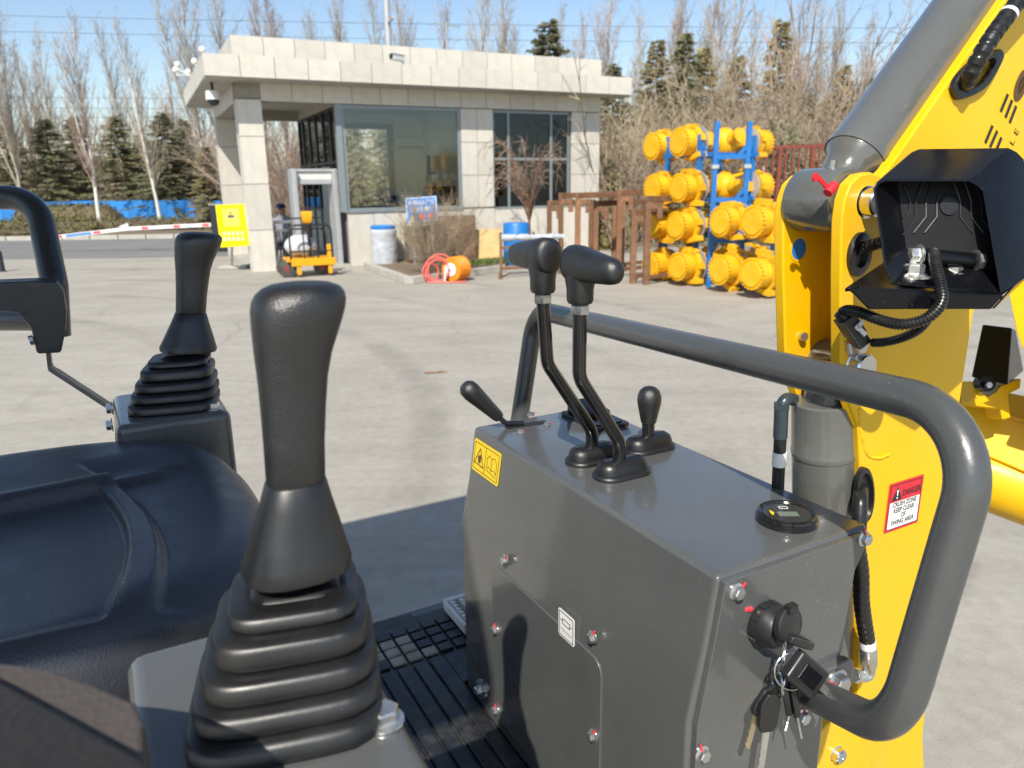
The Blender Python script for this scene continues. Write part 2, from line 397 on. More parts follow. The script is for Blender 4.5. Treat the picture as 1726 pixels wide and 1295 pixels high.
# ================================================================== EXCAVATOR
RZ = math.atan2(E1[1], E1[0])
EX = thing('mini_excavator', 'yellow and grey mini excavator with open operator seat, joysticks, lever console and raised boom', 'excavator', W(0, .3, -1.3), RZ)
def part(name, mb, m, parent=EX, **k): return mb.build(name, m, parent, **k)
FR = (E1, E2, E3)

def hexbolt(o, n, s=.0075, h=.006, flange=True, parent=EX, mk=None, name='bolt', m='zinc'):
    o = np.asarray(o, float); n = unit(n)
    mb = MB()
    if flange: mb.lathe([(0, 0), (s * 1.45, 0), (s * 1.45, .0015), (s * 1.1, .0028), (0, .0028)], o, n, 16)
    mb.lathe([(s * 1.1, .002), (s * 1.1, .002 + h * .85), (s * .95, .002 + h), (0, .002 + h)], o, n, 6)
    b = mb.build(name, M[m], parent, smooth=25)
    if mk is not None:
        x, y, z = frame(n); d = x * math.cos(mk) - y * math.sin(mk)
        MB().bar(o + n * .003 + d * s * .7, o + n * .002 + d * s * 2.1, .0022, .0022).build('paint_mark', M['redp'], b if b.parent is EX else parent)
    return b

# ---- upper body deck under everything (floor plate and seat base)
mb = MB()
mb.span((-1.15, -.22, -.66), (.24, .90, -.515)); mb.v = [tuple(W(*p)) for p in mb.v]
part('deck_plate', mb, M['gray'], bev=.006)
mb = MB(); mb.span((-1.05, -.02, -.515), (-.50, .62, -.10)); mb.v = [tuple(W(*p)) for p in mb.v]
part('seat_base', mb, M['gray'], bev=.01)
mb = MB(); mb.span((-1.1, -.25, -1.0), (.35, .95, -.67)); mb.v = [tuple(W(*p)) for p in mb.v]
part('undercarriage_frame', mb, M['yellow'], bev=.01)
for s in (-.18, .78):
    mb = MB(); r = .19
    prof = [(-.95 + r * math.cos(t), -1.11 + r * math.sin(t)) for t in np.linspace(math.pi / 2, 3 * math.pi / 2, 9)] + [(.35 + r * math.cos(t), -1.11 + r * math.sin(t)) for t in np.linspace(-math.pi / 2, math.pi / 2, 9)]
    mb.prism([W(a, s - .1, c) for a, c in prof], E2 * .2)
    part('track', mb, M['tyre'], bev=.015)

# ---- console
CW = .59
prof = [(0, 0), (-.012, -.08), (-.030, -.17), (-.030, -.512), (.20, -.512), (.20, -.20), (.217, -.05), (.244, 0)]
mb = MB(); mb.prism([W(a, .004, c) for a, c in prof], E2 * (CW - .004))
console = part('control_console', mb, M['gray'], bev=.007, seg=3, smooth=30)
def inset(pts, d):
    c = sum(np.array(p) for p in pts) / len(pts); out = []
    n = len(pts)
    for i in range(n):
        p, a, b = np.array(pts[i]), np.array(pts[i - 1]), np.array(pts[(i + 1) % n])
        u, w = unit(a - p), unit(b - p); bis = unit(u + w); s = abs(np.cross(u, bis))
        if bis @ (c - p) < 0: bis = -bis
        out.append(p + bis * d / max(s, .3))
    return out
cover = inset([(0, 0), (-.012, -.08), (-.028, -.17), (-.028, -.30), (.16, -.265), (.19, -.232), (.2065, -.185), (.217, -.05), (.244, 0)], .004)
cpts = fillet([W(a, -.004, c) for a, c in cover + cover[:1]], .008, 3)[:-1]
mb = MB(); mb.prism(cpts, E2 * .0075)
end_cover = part('end_cover', mb, M['gray'], console, bev=.0012, smooth=30)
# access panel on the operator side
PLa = -.0325
ap = [PA(*p, PLa) for p in ((842, 936), (1003, 1063), (1023, 1093), (1012, 1210), (1003, 1330))]
b1, c1 = mco(ap[1])[1], mco(ap[0])[2]
bl, br = mco(PA(838, 1200, PLa))[1] + .01, mco(PA(1012, 1200, PLa))[1]
outl = fillet([W(PLa, bl, -.50), W(PLa, bl, -.192), W(PLa, br, -.192), W(PLa, br, -.50)], .022, 6)
mb = MB(); mb.prism(outl, E1 * .003)
panel = part('access_panel', mb, M['gray'], console, bev=.0012, smooth=30)
sn = -E1
for (x, y), mk in zip(((853, 944), (1000, 1074), (836, 1062), (837, 1197), (1000, 1240)), (2.3, 2.0, 1.6, 1.6, 2.0)):
    hexbolt(PA(x, y, PLa), sn, .0062, .006, parent=console, mk=mk)
bo = PA(812, 1162, -.03)
mb = MB(); mb.lathe([(0, 0), (.0175, 0), (.0175, .003), (.012, .0045), (0, .0045)], bo, sn, 20); mb.lathe([(.0085, .004), (.0085, .012), (.007, .013), (0, .013)], bo, sn, 6)
part('flange_bolt', mb, M['zinc'], console, smooth=25)
for (x, y), mk in zip(((1240, 997), (1455, 907), (1182, 1270)), (2.6, 1.3, 1.3)):
    hexbolt(PB(x, y, -.004), -E2, .0068, .0065, parent=console, mk=mk)

def decal_quad(name, o, xd, yd, w, h, m, parent, r=.003, t=.0006):
    x, y = unit(xd), unit(yd); y = unit(y - x * (x @ y)); n = np.cross(x, y)
    c = [o - x * w / 2 - y * h / 2, o + x * w / 2 - y * h / 2, o + x * w / 2 + y * h / 2, o - x * w / 2 + y * h / 2]
    pts = fillet([(c[0] + c[1]) / 2, c[1], c[2], c[3], c[0], (c[0] + c[1]) / 2], r, 4)[:-1]
    mb = MB(); mb.prism(pts, n * t)
    ob = mb.build(name, m, parent, smooth=0)
    return ob, (x, y, n)
def strokes(name, o, fr, segs, w, m, parent, t=.0002, off=.0009):
    x, y, n = fr; mb = MB()
    for seg in segs:
        for (ax, ay), (bx, by) in zip(seg, seg[1:]):
            p, q = o + x * ax + y * ay + n * off, o + x * bx + y * by + n * off
            d = unit(q - p); s = np.cross(n, d) * w / 2; e = d * w * .3
            mb.prism([p - s - e, q - s + e, q + s + e, p + s - e], n * t)
    return mb.build(name, m, parent, smooth=0, fix=False)
def solid(name, o, fr, poly, m, parent, t=.0002, off=.0007):
    x, y, n = fr; mb = MB(); mb.prism([o + x * a + y * b + n * off for a, b in poly], n * t)
    return mb.build(name, m, parent, smooth=0)

# yellow warning decal on the sloped operator face
q0, q1 = W(0, 0, 0), W(-.012, 0, -.08)
fd = unit(q1 - q0); fn = np.cross(fd, E2); fn = fn if fn @ E1 < 0 else -fn
pl = lambda x, y: onpl(x, y, q0 + fn * .0008, fn)
dc = [pl(*p) for p in ((803, 740), (848, 766), (837, 819), (794, 789))]
oc = sum(dc) / 4; dw = (np.linalg.norm(dc[1] - dc[0]) + np.linalg.norm(dc[2] - dc[3])) / 2; dh = (np.linalg.norm(dc[3] - dc[0]) + np.linalg.norm(dc[2] - dc[1])) / 2
ob, fr = decal_quad('warning_decal', oc, -E2, -fd, dw, dh, M['label_y'], console, .004)
w2, h2 = dw / 2, dh / 2
strokes('decal_print', oc, fr, [[(-w2 * .9, h2 * .82), (w2 * .9, h2 * .82), (w2 * .9, -h2 * .82), (-w2 * .9, -h2 * .82), (-w2 * .9, h2 * .82)], [(-w2 * .06, h2 * .8), (-w2 * .06, -h2 * .8)],
    [(w2 * .12, h2 * .3), (w2 * .25, h2 * .5), (w2 * .42, h2 * .35), (w2 * .6, h2 * .5), (w2 * .78, h2 * .25), (w2 * .78, -h2 * .4)], [(w2 * .42, h2 * .35), (w2 * .42, -h2 * .35)], [(w2 * .1, h2 * .3), (w2 * .1, -h2 * .35), (w2 * .25, -h2 * .2), (w2 * .42, -h2 * .35), (w2 * .6, -h2 * .25), (w2 * .8, -h2 * .42)], [(w2 * .05, -h2 * .45), (w2 * .8, -h2 * .6)]], .0010, M['ink2'], console)
strokes('decal_print', oc, fr, [[(-w2 * .48, h2 * .55), (-w2 * .85, -h2 * .45), (-w2 * .14, -h2 * .5), (-w2 * .48, h2 * .55)]], .0018, M['ink2'], console)
solid('decal_print', oc, fr, [(-w2 * .45, h2 * .2), (-w2 * .35, h2 * .05), (-w2 * .38, -h2 * .3), (-w2 * .48, -h2 * .4), (-w2 * .58, -h2 * .3), (-w2 * .62, 0)], M['ink2'], console)
# fuse label
oc = PA(955, 1057, PLa - .0008)
ob, fr = decal_quad('fuse_label', oc, -E2, E3, .040, .042, M['label_w'], console, .004)
strokes('fuse_print', oc, fr, [[(-.017, .018), (.017, .018), (.017, -.018), (-.017, -.018), (-.017, .018)], [(-.009, .0085), (.009, .0085), (.009, .001), (-.009, .001), (-.009, .0085)], [(-.014, .005), (-.009, .005)], [(.009, .005), (.014, .005)]], .0011, M['ink'], console)
text('fuse_lettering', 'FUSE INSIDE', oc + fr[2] * .001 - fr[1] * .009, fr[0], fr[1], .0065, M['grayprint'], console, sx=.78)

# ---- travel levers
def stadium(o, l, w, z, n=8):
    pts = []
    for k in range(n + 1):
        t = -math.pi / 2 + math.pi * k / n; pts.append(o + E1 * (l / 2 - w / 2 + w / 2 * math.cos(t)) + E2 * w / 2 * math.sin(t) + E3 * z)
    for k in range(n + 1):
        t = math.pi / 2 + math.pi * k / n; pts.append(o + E1 * (-l / 2 + w / 2 + w / 2 * math.cos(t)) + E2 * w / 2 * math.sin(t) + E3 * z)
    return pts
def lever_boot(o, parent):
    mb = MB(); L0, W0 = .092, .050
    mb.loft([stadium(o, L0, W0, .0), stadium(o, L0, W0, .003), stadium(o, L0 - .004, W0 - .004, .0055), stadium(o, L0 - .010, W0 - .010, .0065), stadium(o, L0 - .012, W0 - .012, .013), stadium(o, L0 - .016, W0 - .016, .0185), stadium(o, L0 - .026, W0 - .026, .022), stadium(o, L0 - .04, W0 - .040, .0235)])
    b = mb.build('lever_boot', M['boot'], parent, smooth=50)
    s = MB(); s.span((-.030, -.0012, .0233), (.030, .0012, .0241)); s.v = [tuple(o + E1 * p[0] + E2 * p[1] + E3 * p[2]) for p in s.v]
    s.build('boot_seam', M['lever'], parent)
    return b
def t_grip(o, sgn, parent):
    # stem then a tapered bar running sideways
    def ell(c, ra, rc, ax=0, n=20, p=2.3):
        out = []
        for k in range(n):
            t = 2 * math.pi * k / n; cs, s = math.cos(t), math.sin(t)
            u = math.copysign(abs(cs) ** (2 / p), cs); v = math.copysign(abs(s) ** (2 / p), s)
            out.append(c + (E1 * ra * u + E3 * rc * v if ax == 0 else E1 * ra * u + E2 * rc * v))
        return out
    mb = MB()
    mb.loft([ell(o + E3 * z, ra, rb, 1) for z, ra, rb in ((0, .0145, .015), (.004, .0165, .017), (.018, .0165, .0175), (.032, .018, .021), (.046, .018, .022))])
    bc = o + E3 * .046
    prof = ((-.023, .006, .010), (-.0225, .013, .017), (-.020, .0185, .0222), (-.014, .0205, .0240), (.0, .0205, .0235), (.02, .0195, .021), (.045, .0175, .0185), (.065, .0155, .0165), (.074, .0135, .0145), (.080, .009, .010), (.082, .003, .0035))
    rings = [ell(bc + E2 * sgn * t - E3 * .05 * max(0, t) + E3 * (.004), ra, rc) for t, ra, rc in prof]
    mb.loft(rings)
    return mb.build('lever_grip', M['black'], parent, smooth=50)
def travel_lever(pts, b, sgn, boot_a):
    path = fillet([W(a, b, c) for a, c in pts], .035, 8)
    mb = MB(); mb.tube(path, .0094, 14)
    lv = part('travel_lever', mb, M['lever'])
    top = path[-1]
    n = MB(); n.lathe([(0, -.004), (.0125, -.004), (.013, -.003), (.013, .0075), (.012, .009), (0, .009)], top, E3, 6)
    n.build('lock_nut', M['zinc'], lv, smooth=25)
    n = MB(); n.lathe([(0, .008), (.0085, .008), (.0085, .016), (0, .016)], top, E3, 12)
    n.build('lever_stud', M['zinc'], lv)
    t_grip(top + E3 * .010, sgn, lv)
    lever_boot(W(boot_a, b, .0006), lv)
    return lv
travel_lever([(.080, .005), (.082, .045), (.004, .158), (-.003, .248)], .354, 1, .084)
travel_lever([(.080, .005), (.082, .048), (.012, .152), (.012, .241)], .286, -1, .086)
# third lever, pear knob
o = W(.183, .349, .0006)
mb = MB(); mb.tube([o + E3 * .004, o + E3 * .050], .0098, 14)
lv = part('blade_lever', mb, M['lever'])
lever_boot(W(.185, .349, .0006), lv)
k = MB(); k.lathe([(.0098, .043), (.0115, .043), (.0125, .047), (.0155, .062), (.0175, .071), (.0182, .0765), (.0185, .078), (.0178, .086), (.0150, .0935), (.0095, .0985), (.003, .1005), (0, .1005)], o, E3, 28)
k.build('lever_knob', M['black'], lv, smooth=60)
# throttle lever in its slot
p0 = W(.043, .556, -.004); p1 = W(.045, .557, .006); tip = PB(783, 650, .560); mid = PB(834, 697, .558)
mb = MB(); mb.tube(fillet([W(.075, .55, .004), p1 + E3 * .001, mid], .008, 6), .0048, 10)
lv = part('throttle_lever', mb, M['lever'])
ax = unit(tip - mid); Lk = np.linalg.norm(tip - mid)
k = MB(); k.lathe([(0, -.012), (.0085, -.012), (.0105, -.006), (.0125, .02), (.0150, Lk * .6), (.0162, Lk * .78), (.0150, Lk * .92), (.010, Lk * 1.0), (0, Lk * 1.03)], mid, ax, 24)
k.build('lever_knob', M['black'], lv, smooth=60)
mb = MB(); s0 = PC(853, 721, .0007); s1 = PC(921, 711, .0007); d = unit(s1 - s0); n = np.cross(E3, d) * .0075
mb.prism([s0 - n, s1 - n, s1 + n, s0 + n], E3 * .0008)
part('lever_slot', mb, M['ink'], console)
for p in ((877, 730), (922, 717), (895, 700)): hexbolt(PC(*p, .0005), E3, .0045, .003, parent=console, mk=.8)

# ---- pedal-like rocker switch plate
def rbox(o, la, lb, h, r=.006, z0=0):
    c = [o + E1 * i * la / 2 + E2 * j * lb / 2 + E3 * z0 for i, j in ((-1, -1), (1, -1), (1, 1), (-1, 1))]
    mb = MB(); mb.prism(fillet([(c[0] + c[1]) / 2, c[1], c[2], c[3], c[0], (c[0] + c[1]) / 2], r, 4)[:-1], E3 * h)
    return mb
ro = W(.196, .512, .0006)
sw = part('rocker_plate', rbox(ro, .068, .115, .006), M['plastic'], bev=.001)
rbox(ro + E2 * -.028, .052, .042, .002, z0=.006).build('switch_inset', M['hood'], sw)
mb = MB(); pr = [(-.012, .006), (-.010, .016), (.03, .026), (.046, .028), (.046, .006)]
mb.prism([ro - E1 * .027 + E2 * bb + E3 * z for bb, z in pr], E1 * .054)
mb.build('rocker_pad', M['hood'], sw, bev=.002)
mb = MB(); mb.prism([ro - E1 * .006 + E2 * bb + E3 * .0165 for bb in (-.004, .004)] + [ro + E1 * .01 + E2 * bb + E3 * .0165 for bb in (.006, -.002)], E3 * .0008); mb.build('rocker_symbol', M['label_w'], sw, smooth=0)

# ---- gauge
go = W(.167, .063, .0006)
mb = MB(); mb.lathe([(0, 0), (.0365, 0), (.0365, .003), (.0348, .0042), (.0348, .0065), (.0355, .0075), (.0350, .0108), (.0325, .0122), (.0300, .0115), (.0285, .0092), (0, .0092)], go, E3, 40)
ga = part('fuel_gauge', mb, M['lever'], smooth=30)
mb = MB(); mb.lathe([(0, .0093), (.0278, .0093), (.0278, .0097), (0, .0097)], go, E3, 40); mb.build('gauge_dial', M['screen'], ga)
gx = -E2 * .5 + E1 * .86; gx = unit(gx); gy = np.cross(E3, gx)
mb = MB(); oo = go + E3 * .0099 - gy * .004
mb.prism([oo - gx * .012 - gy * .006, oo + gx * .012 - gy * .006, oo + gx * .012 + gy * .006, oo - gx * .012 + gy * .006], E3 * .0004); mb.build('gauge_display', M['lcd'], ga, smooth=0)
strokes('gauge_symbol', go + E3 * .0093, (gx, gy, E3), [[(-.005, .011), (.005, .011), (.005, .017), (-.005, .017), (-.005, .011)], [(-.002, .011), (-.002, .013)]], .0011, M['label_w'], ga)
mb = MB(); oo = go + E3 * .0099 - gx * .019; mb.prism([oo - gy * .008, oo + gx * .004, oo + gy * .008, oo - gx * .001], E3 * .0003); mb.build('gauge_needle', M['label_y'], ga, smooth=0)

# ---- ignition switch on the near face, with rubber cap
io = PB(1286, 1046, -.004)
mb = MB(); mb.lathe([(0, 0), (.0235, 0), (.0245, .004), (.0245, .013), (.0225, .016), (.0215, .022), (.0175, .027), (0, .0275)], io, -E2, 28)
for kk in range(10):
    t = 2 * math.pi * kk / 10; d = E1 * math.cos(t) + E3 * math.sin(t)
    mb.box(io - E2 * .007 + d * .0243, (.0016, .0045, .004), (d, E2, np.cross(d, E2)))
ig = part('ignition_switch', mb, M['plastic'], smooth=35)
# inserted key head
kd = unit(E1 * .86 - E3 * .5); kn = np.cross(kd, -E2)
ho = io - E2 * .036 + kd * .012
mb = MB(); mb.box(ho, (.021, .0115, .0048), (kd, -E2, kn))
kh = mb.build('key_head', M['plastic'], ig, bev=.003)
mb = MB(); mb.box(ho - kn * .0048, (.0125, .007, .0006), (kd, -E2, kn)); mb.box(ho + kn * .0048, (.0125, .007, .0006), (kd, -E2, kn)); mb.build('key_head_inlay', M['hood'], ig)
co = PB(1331, 1054, -.040)
mb = MB(); cn = unit(-E2 + E1 * .12 + E3 * .2); mb.lathe([(0, -.006), (.0195, -.006), (.0205, -.003), (.0205, .001), (.0185, .0025), (.0165, .0022), (.015, .0032), (0, .0036)], co, cn, 28)
mb.box(co + E3 * .0205, (.006, .004, .004), (E1, E2, E3)); mb.ball(co - E3 * .022, .006, 8)
mb.build('switch_cap', M['plastic'], ig, smooth=35)
for p in ((1259, 1028), (1265, 1027)):
    mb = MB(); mb.ball(PB(*p, -.0045), .0035, 8, (1, .4, 1)); mb.build('paint_mark', M['redp'], ig)

# ---- handrail
P0, P1, P2, P3, P4 = PD(862, 800, 1.50), PD(903, 522, 1.47), PD(1668, 704, .60), PD(1508, 1236, .66), PD(1322, 1146, .86)
path = fillet([P0 + (P0 - P1) * .9, P1, P2, P3, P4 + unit(P4 - P3) * .02], [.055, .070, .072], 14)
mb = MB(); mb.tube(path, .0178, 24)
hr = part('handrail', mb, M['rail'], smooth=60)
mo = PB(1395, 1148, -.002)
mb = MB(); mb.prism(fillet([mo + E1 * .000 + E3 * .03, mo - E1 * .05 + E3 * .03, mo - E1 * .05 - E3 * .02, mo + E1 * .03 - E3 * .02, mo + E1 * .03 + E3 * .03, mo + E3 * .03], .012, 5)[:-1], -E2 * .012); mb.build('rail_mount', M['gray'], hr, bev=.002)
hexbolt(mo - E2 * .012 + E3 * .006, -E2, .012, .010, parent=hr, mk=.4)
hexbolt(PB(1350, 1207, -.003), -E2, .0075, .007, parent=console, mk=1.8)

# ---- floor mat
fm = MB(); fm.v = []
lo, hi = (-.46, -.20, -.5145), (-.032, .872, -.5025)
fm.span(lo, (-.032, .872, -.5025)); fm.span((-.032, .60, -.5145), (.235, .855, -.5025)); fm.v = [tuple(W(*p)) for p in fm.v]
fmat = part('floor_mat', fm, M['matr'], bev=.002)
rib0 = None
for k in range(13):
    a = -.455 + k * .0325
    mb = MB(); mb.span((a, -.19, -.5024), (a + .0255, .69, -.4962)); mb.v = [tuple(W(*p)) for p in mb.v]
    mb.build('rib', M['matr'], fmat, bev=.002)
for i in range(15):
    for j in range(4):
        a, b = -.30 + i * .0335, .702 + j * .0305
        if a + .0275 > -.034 and b < .63: continue
        mb = MB(); mb.span((a, b, -.5024), (a + .0275, b + .025, -.4968)); mb.v = [tuple(W(*p)) for p in mb.v]
        dusty = (a < -.045 and j < 3 and (i + j) % 9 != 4 and a < -.06 - .01 * j)
        mb.build('stud', M['dusty'] if dusty else M['matr'], fmat, bev=.0015)
# white serrated foot step at the far edge
fs = MB()
for k in range(5):
    fs.bar(W(.045 + k * .022, .73, -.484), W(.045 + k * .022, .83, -.484), .009, .02)
    for j in range(7): fs.bar(W(.045 + k * .022, .738 + j * .0145, -.473), W(.045 + k * .022, .745 + j * .0145, -.473), .010, .006)
fs.bar(W(.032, .835, -.484), W(.155, .835, -.484), .012, .022); fs.bar(W(.032, .725, -.486), W(.155, .725, -.486), .01, .02); fs.bar(W(.034, .725, -.484), W(.034, .83, -.484), .008, .022)
part('foot_step', fs, M['white'], bev=.002)

# ---- joystick pods
def pod(name, poly, c0, c1):
    mb = MB(); mb.prism([W(a, b, c0) for a, b in poly], E3 * (c1 - c0))
    return part(name, mb, M['gray'], bev=.012, seg=4, smooth=35)
JN = (-.4585, -.0865)      # boot centre of the near stick
near = pod('joystick_pod', [(-.545, .028), (-.545, -.24), (-.395, -.24), (-.395, .028)], -.30, .083)
far = pod('joystick_pod', [(-.537, .80), (-.537, .606), (-.385, .606), (-.385, .80)], -.48, .085)
far['label'] = 'grey pod of the left joystick on the far side of the seat'

def sup(c, ra, rb, n=40, p=2.0, rot=0.0):
    out = []
    for k in range(n):
        t = 2 * math.pi * k / n + rot; cs, s = math.cos(t), math.sin(t)
        u = math.copysign(abs(cs) ** (2 / p), cs); v = math.copysign(abs(s) ** (2 / p), s)
        out.append(V(c[0] + ra * u, c[1] + rb * v, c[2]))
    return out
BJ = JN[1]
def jrow(y, xl, xr, b):
    P = PB((xl + xr) / 2, y, b); q = mco(P) - V(JN[0], JN[1], .0835)
    return q, (xr - xl) / 2 * depth(P) / FPX
def joystick(loc, leanf=1.0):
    root = bpy.data.objects.new('joystick', None)
    # boot: stacked rounded-square pleats
    tiers = [(1184, 322, 648), (1138, 332, 643), (1096, 345, 635), (1052, 362, 624), (1003, 385, 607), (972, 402, 594)]
    rows = [jrow(y, xl, xr, BJ + (.006 * i)) for i, (y, xl, xr) in enumerate(tiers)]
    rings = []
    z_b = 0.0
    def sq(c, w, z, f):
        cz, sz = math.cos(-.24), math.sin(-.24)
        return [V(c[0] + (p[0] - c[0]) * cz - (p[1] - c[1]) * sz, c[1] + (p[0] - c[0]) * sz + (p[1] - c[1]) * cz, p[2]) for p in sup((c[0], c[1], z), w * f * .94, w * f * .87, 56, 4.4)]
    zs = [max(0.0, r[0][2]) for r in rows]
    z0 = zs[0]
    for i in range(5):
        (c, w), (cn_, wn) = rows[i], rows[i + 1]
        za = zs[i] - z0; zb = zs[i + 1] - z0; h = zb - za
        for f, t in ((.87, .0), (.945, -.02), (.985, .02), (1.0, .12), (1.008, .36), (1.004, .64), (.988, .77), (.965, .84)):
            tt = max(0.0, min(1, t)); cc = c + (cn_ - c) * tt * .5
            rings.append(sq(cc, w, za + h * t, f))
        rings.append(sq((c + cn_) / 2, wn, za + h * .885, .985)); rings.append(sq(cn_, wn, za + h * .94, .95)); rings.append(sq(cn_, wn, za + h * .985, .865))
    c, w = rows[5]; zt = zs[5] - z0
    for f, t in ((.80, -.001), (.74, .001), (.5, .002)): rings.append(sq(c, w, zt + t, f))
    for R_ in rings[:-3]: R_[46] = R_[46] + V(.3, -.95, 0) * .0007
    mb = MB(); mb.loft(rings); bt = mb.build('boot', M['boot'], None, local=True, smooth=60)
    sk = [(952, 428, 572, .92), (948, 412, 588, 1), (938, 411, 589, 1), (922, 416, 584, 1), (880, 428, 571, 1), (840, 440, 558, 1), (806, 448, 548, 1), (802, 452, 544, 1)]
    rings = []
    for y, xl, xr, f in sk:
        q, r = jrow(y, xl, xr, BJ + .03); rg_ = sup((q[0], q[1], q[2] - z0), r * f, r * f * .93, 40, 2.5); rg_[31] = rg_[31] + V(.04, -1, 0) * r * .010; rings.append(rg_)
    mb = MB(); mb.loft(rings); s = mb.build('skirt', M['boot'], None, local=True, smooth=60)
    gr = [(806, 452, 543), (800, 450, 546), (740, 446, 545), (680, 441, 547), (630, 436, 550), (590, 431, 557), (560, 428, 566), (535, 426, 574), (515, 425, 579), (500, 427, 580.5), (488, 432, 579), (479, 442, 571), (473, 456, 556), (470, 478, 530)]
    rings = []
    for i, (y, xl, xr) in enumerate(gr):
        q, r = jrow(y, xl, xr, BJ + .03); rr = r * (.93 if i < 6 else .93 - .02 * (i - 6) * .5)
        rings.append(sup((q[0], q[1], q[2] - z0), r, rr, 40, 2.35 if i < 10 else 2.1))
    mb = MB(); mb.loft(rings); g = mb.build('grip', M['black'], None, local=True, smooth=60)
    COL.objects.link(root)
    root.parent = EX
    for ch in (bt, s, g): ch.parent = root
    root.location = tuple(np.array(inv_of(EX)[:3, :3] @ loc + inv_of(EX)[:3, 3]))
    return root
js = joystick(W(JN[0], JN[1], .0836))
js2 = dup(js, EX, label=None, loc=np.array(inv_of(EX)[:3, :3] @ W(-.4555, .682, .0856) + inv_of(EX)[:3, 3]))
js2.scale = (1.06, 1.06, 1.0)
for ch in js2.children:
    if not ch.name.startswith('boot'): ch.rotation_euler = (0, .085, 0); ch.scale = (1.12, 1.12, .98)
for x, y in ((648, 1216), (372, 1284)): hexbolt(PC(x, y, .0835), E3, .0085, .008, parent=near)
for x, y in ((247, 690), (360, 689)): hexbolt(PC(x, y, .0855), E3, .0085, .008, parent=far)

# ---- seat cushion
SC = (-.700, .385); HA, HB = .312, .285
def seat_h(a, b):
    u = (a - SC[0]) / HA; v = (b - SC[1]) / HB
    h = .068
    sm = lambda x, e0, e1: (lambda t: t * t * (3 - 2 * t))(max(0, min(1, (x - e0) / (e1 - e0))))
    s1 = -.535 - .9 * (b - .29) ** 2                # edge of the rear inset panel
    s2 = -.510 - .9 * (b - .26) ** 2 + .0           # edge of the front inset panel
    inb = sm(b, .128, .150) * (1 - sm(b, .445, .463))
    h -= .011 * (1 - sm(a, s1 - .005, s1 + .001)) * inb
    h -= .010 * sm(a, s2 - .001, s2 + .005) * sm(b, .128, .150) * (1 - sm(b, .50, .56))
    h += .010 * math.exp(-((b - .470) / .016) ** 2) * (1 - sm(a, -.50, -.45))
    h -= .016 * math.exp(-(u / .8) ** 2 - (v / .7) ** 2)
    return h
rings = []; NA = 220
def seat_ring(r, z=None):
    out = []
    for k in range(NA):
        t = 2 * math.pi * k / NA; cs, s = math.cos(t), math.sin(t); p = 2.9
        u = math.copysign(abs(cs) ** (2 / p), cs); v = math.copysign(abs(s) ** (2 / p), s)
        a, b = SC[0] + HA * u * r, SC[1] + HB * v * r
        if z is None:
            e = max(0, (r - .80) / .20); zz = seat_h(a, b) - .045 * (1 - math.sqrt(max(0, 1 - min(1, e) ** 2.2)))
        else: zz = z
        out.append(W(a, b, zz))
    return out
for r, z in ((.80, -.11), (.90, -.108), (.945, -.098), (.96, -.08), (.965, -.04), (.985, -.01)): rings.append(seat_ring(r, z))
rings.append(seat_ring(1.0, .005))
for r in list(np.linspace(.999, .93, 12)) + list(np.linspace(.92, .02, 120)): rings.append(seat_ring(r))
mb = MB(); mb.loft(rings)
seat = part('seat', mb, M['seat'], smooth=70)
# backrest, leaning back at the rear of the cushion
mb = MB(); rr = []
for t, wa, wb in ((0, .03, .19), (.03, .05, .22), (.2, .055, .235), (.33, .05, .225), (.38, .035, .20), (.395, .01, .15)):
    rr.append([W(-.985 - t * .28 + p[0], .37 + p[1], -.02 + t + 0 * p[2]) for p in sup((0, 0, 0), wa, wb, 40, 3.2)])
mb.loft(rr); part('backrest', mb, M['seat'], smooth=60)

# ---- armrests
mb = MB()                                   # near armrest, low in the corner of the view
pa = [(-.535, -.185), (-.530, -.235), (-.545, -.275), (-.86, -.275), (-.86, -.175), (-.60, -.117), (-.560, -.150)]
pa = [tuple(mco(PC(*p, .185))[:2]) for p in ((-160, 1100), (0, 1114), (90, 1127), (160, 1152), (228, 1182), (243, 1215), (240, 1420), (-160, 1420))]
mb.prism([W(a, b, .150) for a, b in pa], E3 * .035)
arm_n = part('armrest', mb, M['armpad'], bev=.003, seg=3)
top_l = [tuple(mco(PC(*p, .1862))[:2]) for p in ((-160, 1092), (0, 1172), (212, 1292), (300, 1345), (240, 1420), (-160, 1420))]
mb = MB(); mb.prism([W(a, b, .1862) for a, b in top_l], E3 * .010); mb.build('arm_shade_slab', M['armshade'], arm_n, bev=.004, seg=3)  # darker slab stands in for the shaded lower part of the armrest
mb = MB()                                   # far armrest: flat pad with a drop end
q = [PB(*p, .885) for p in ((-40, 478), (60, 474), (96, 476), (107, 492), (112, 525), (110, 560), (103, 595), (62, 597), (52, 552), (30, 527), (-40, 520))]
q = fillet([q[0]] + q[1:] + [q[0]], .004, 2)[:-1]
mb.prism(q, E2 * .055)
part('armrest', mb, M['black'], bev=.006, seg=3)['label'] = 'black padded left armrest with drop end'
st = [PB(82, 594, .86), PB(85, 620, .86), PB(196, 692, .815), PB(198, 742, .812)]
mb = MB(); pth = fillet(st, .012, 5)
for p, qq in zip(pth, pth[1:]): mb.bar(p, qq, .006, .030, up=E2)
stp = part('armrest_bracket', mb, M['strap'])
for y in (688, 716): hexbolt(PB(190, y, .795), -E1, .0075, .008, parent=stp, m='zinc')
mb = MB(); mb.tube([PB(57, 573, .88), PB(50, 575, .88)], .008, 8); mb.build('pivot_bolt', M['zinc'], stp)
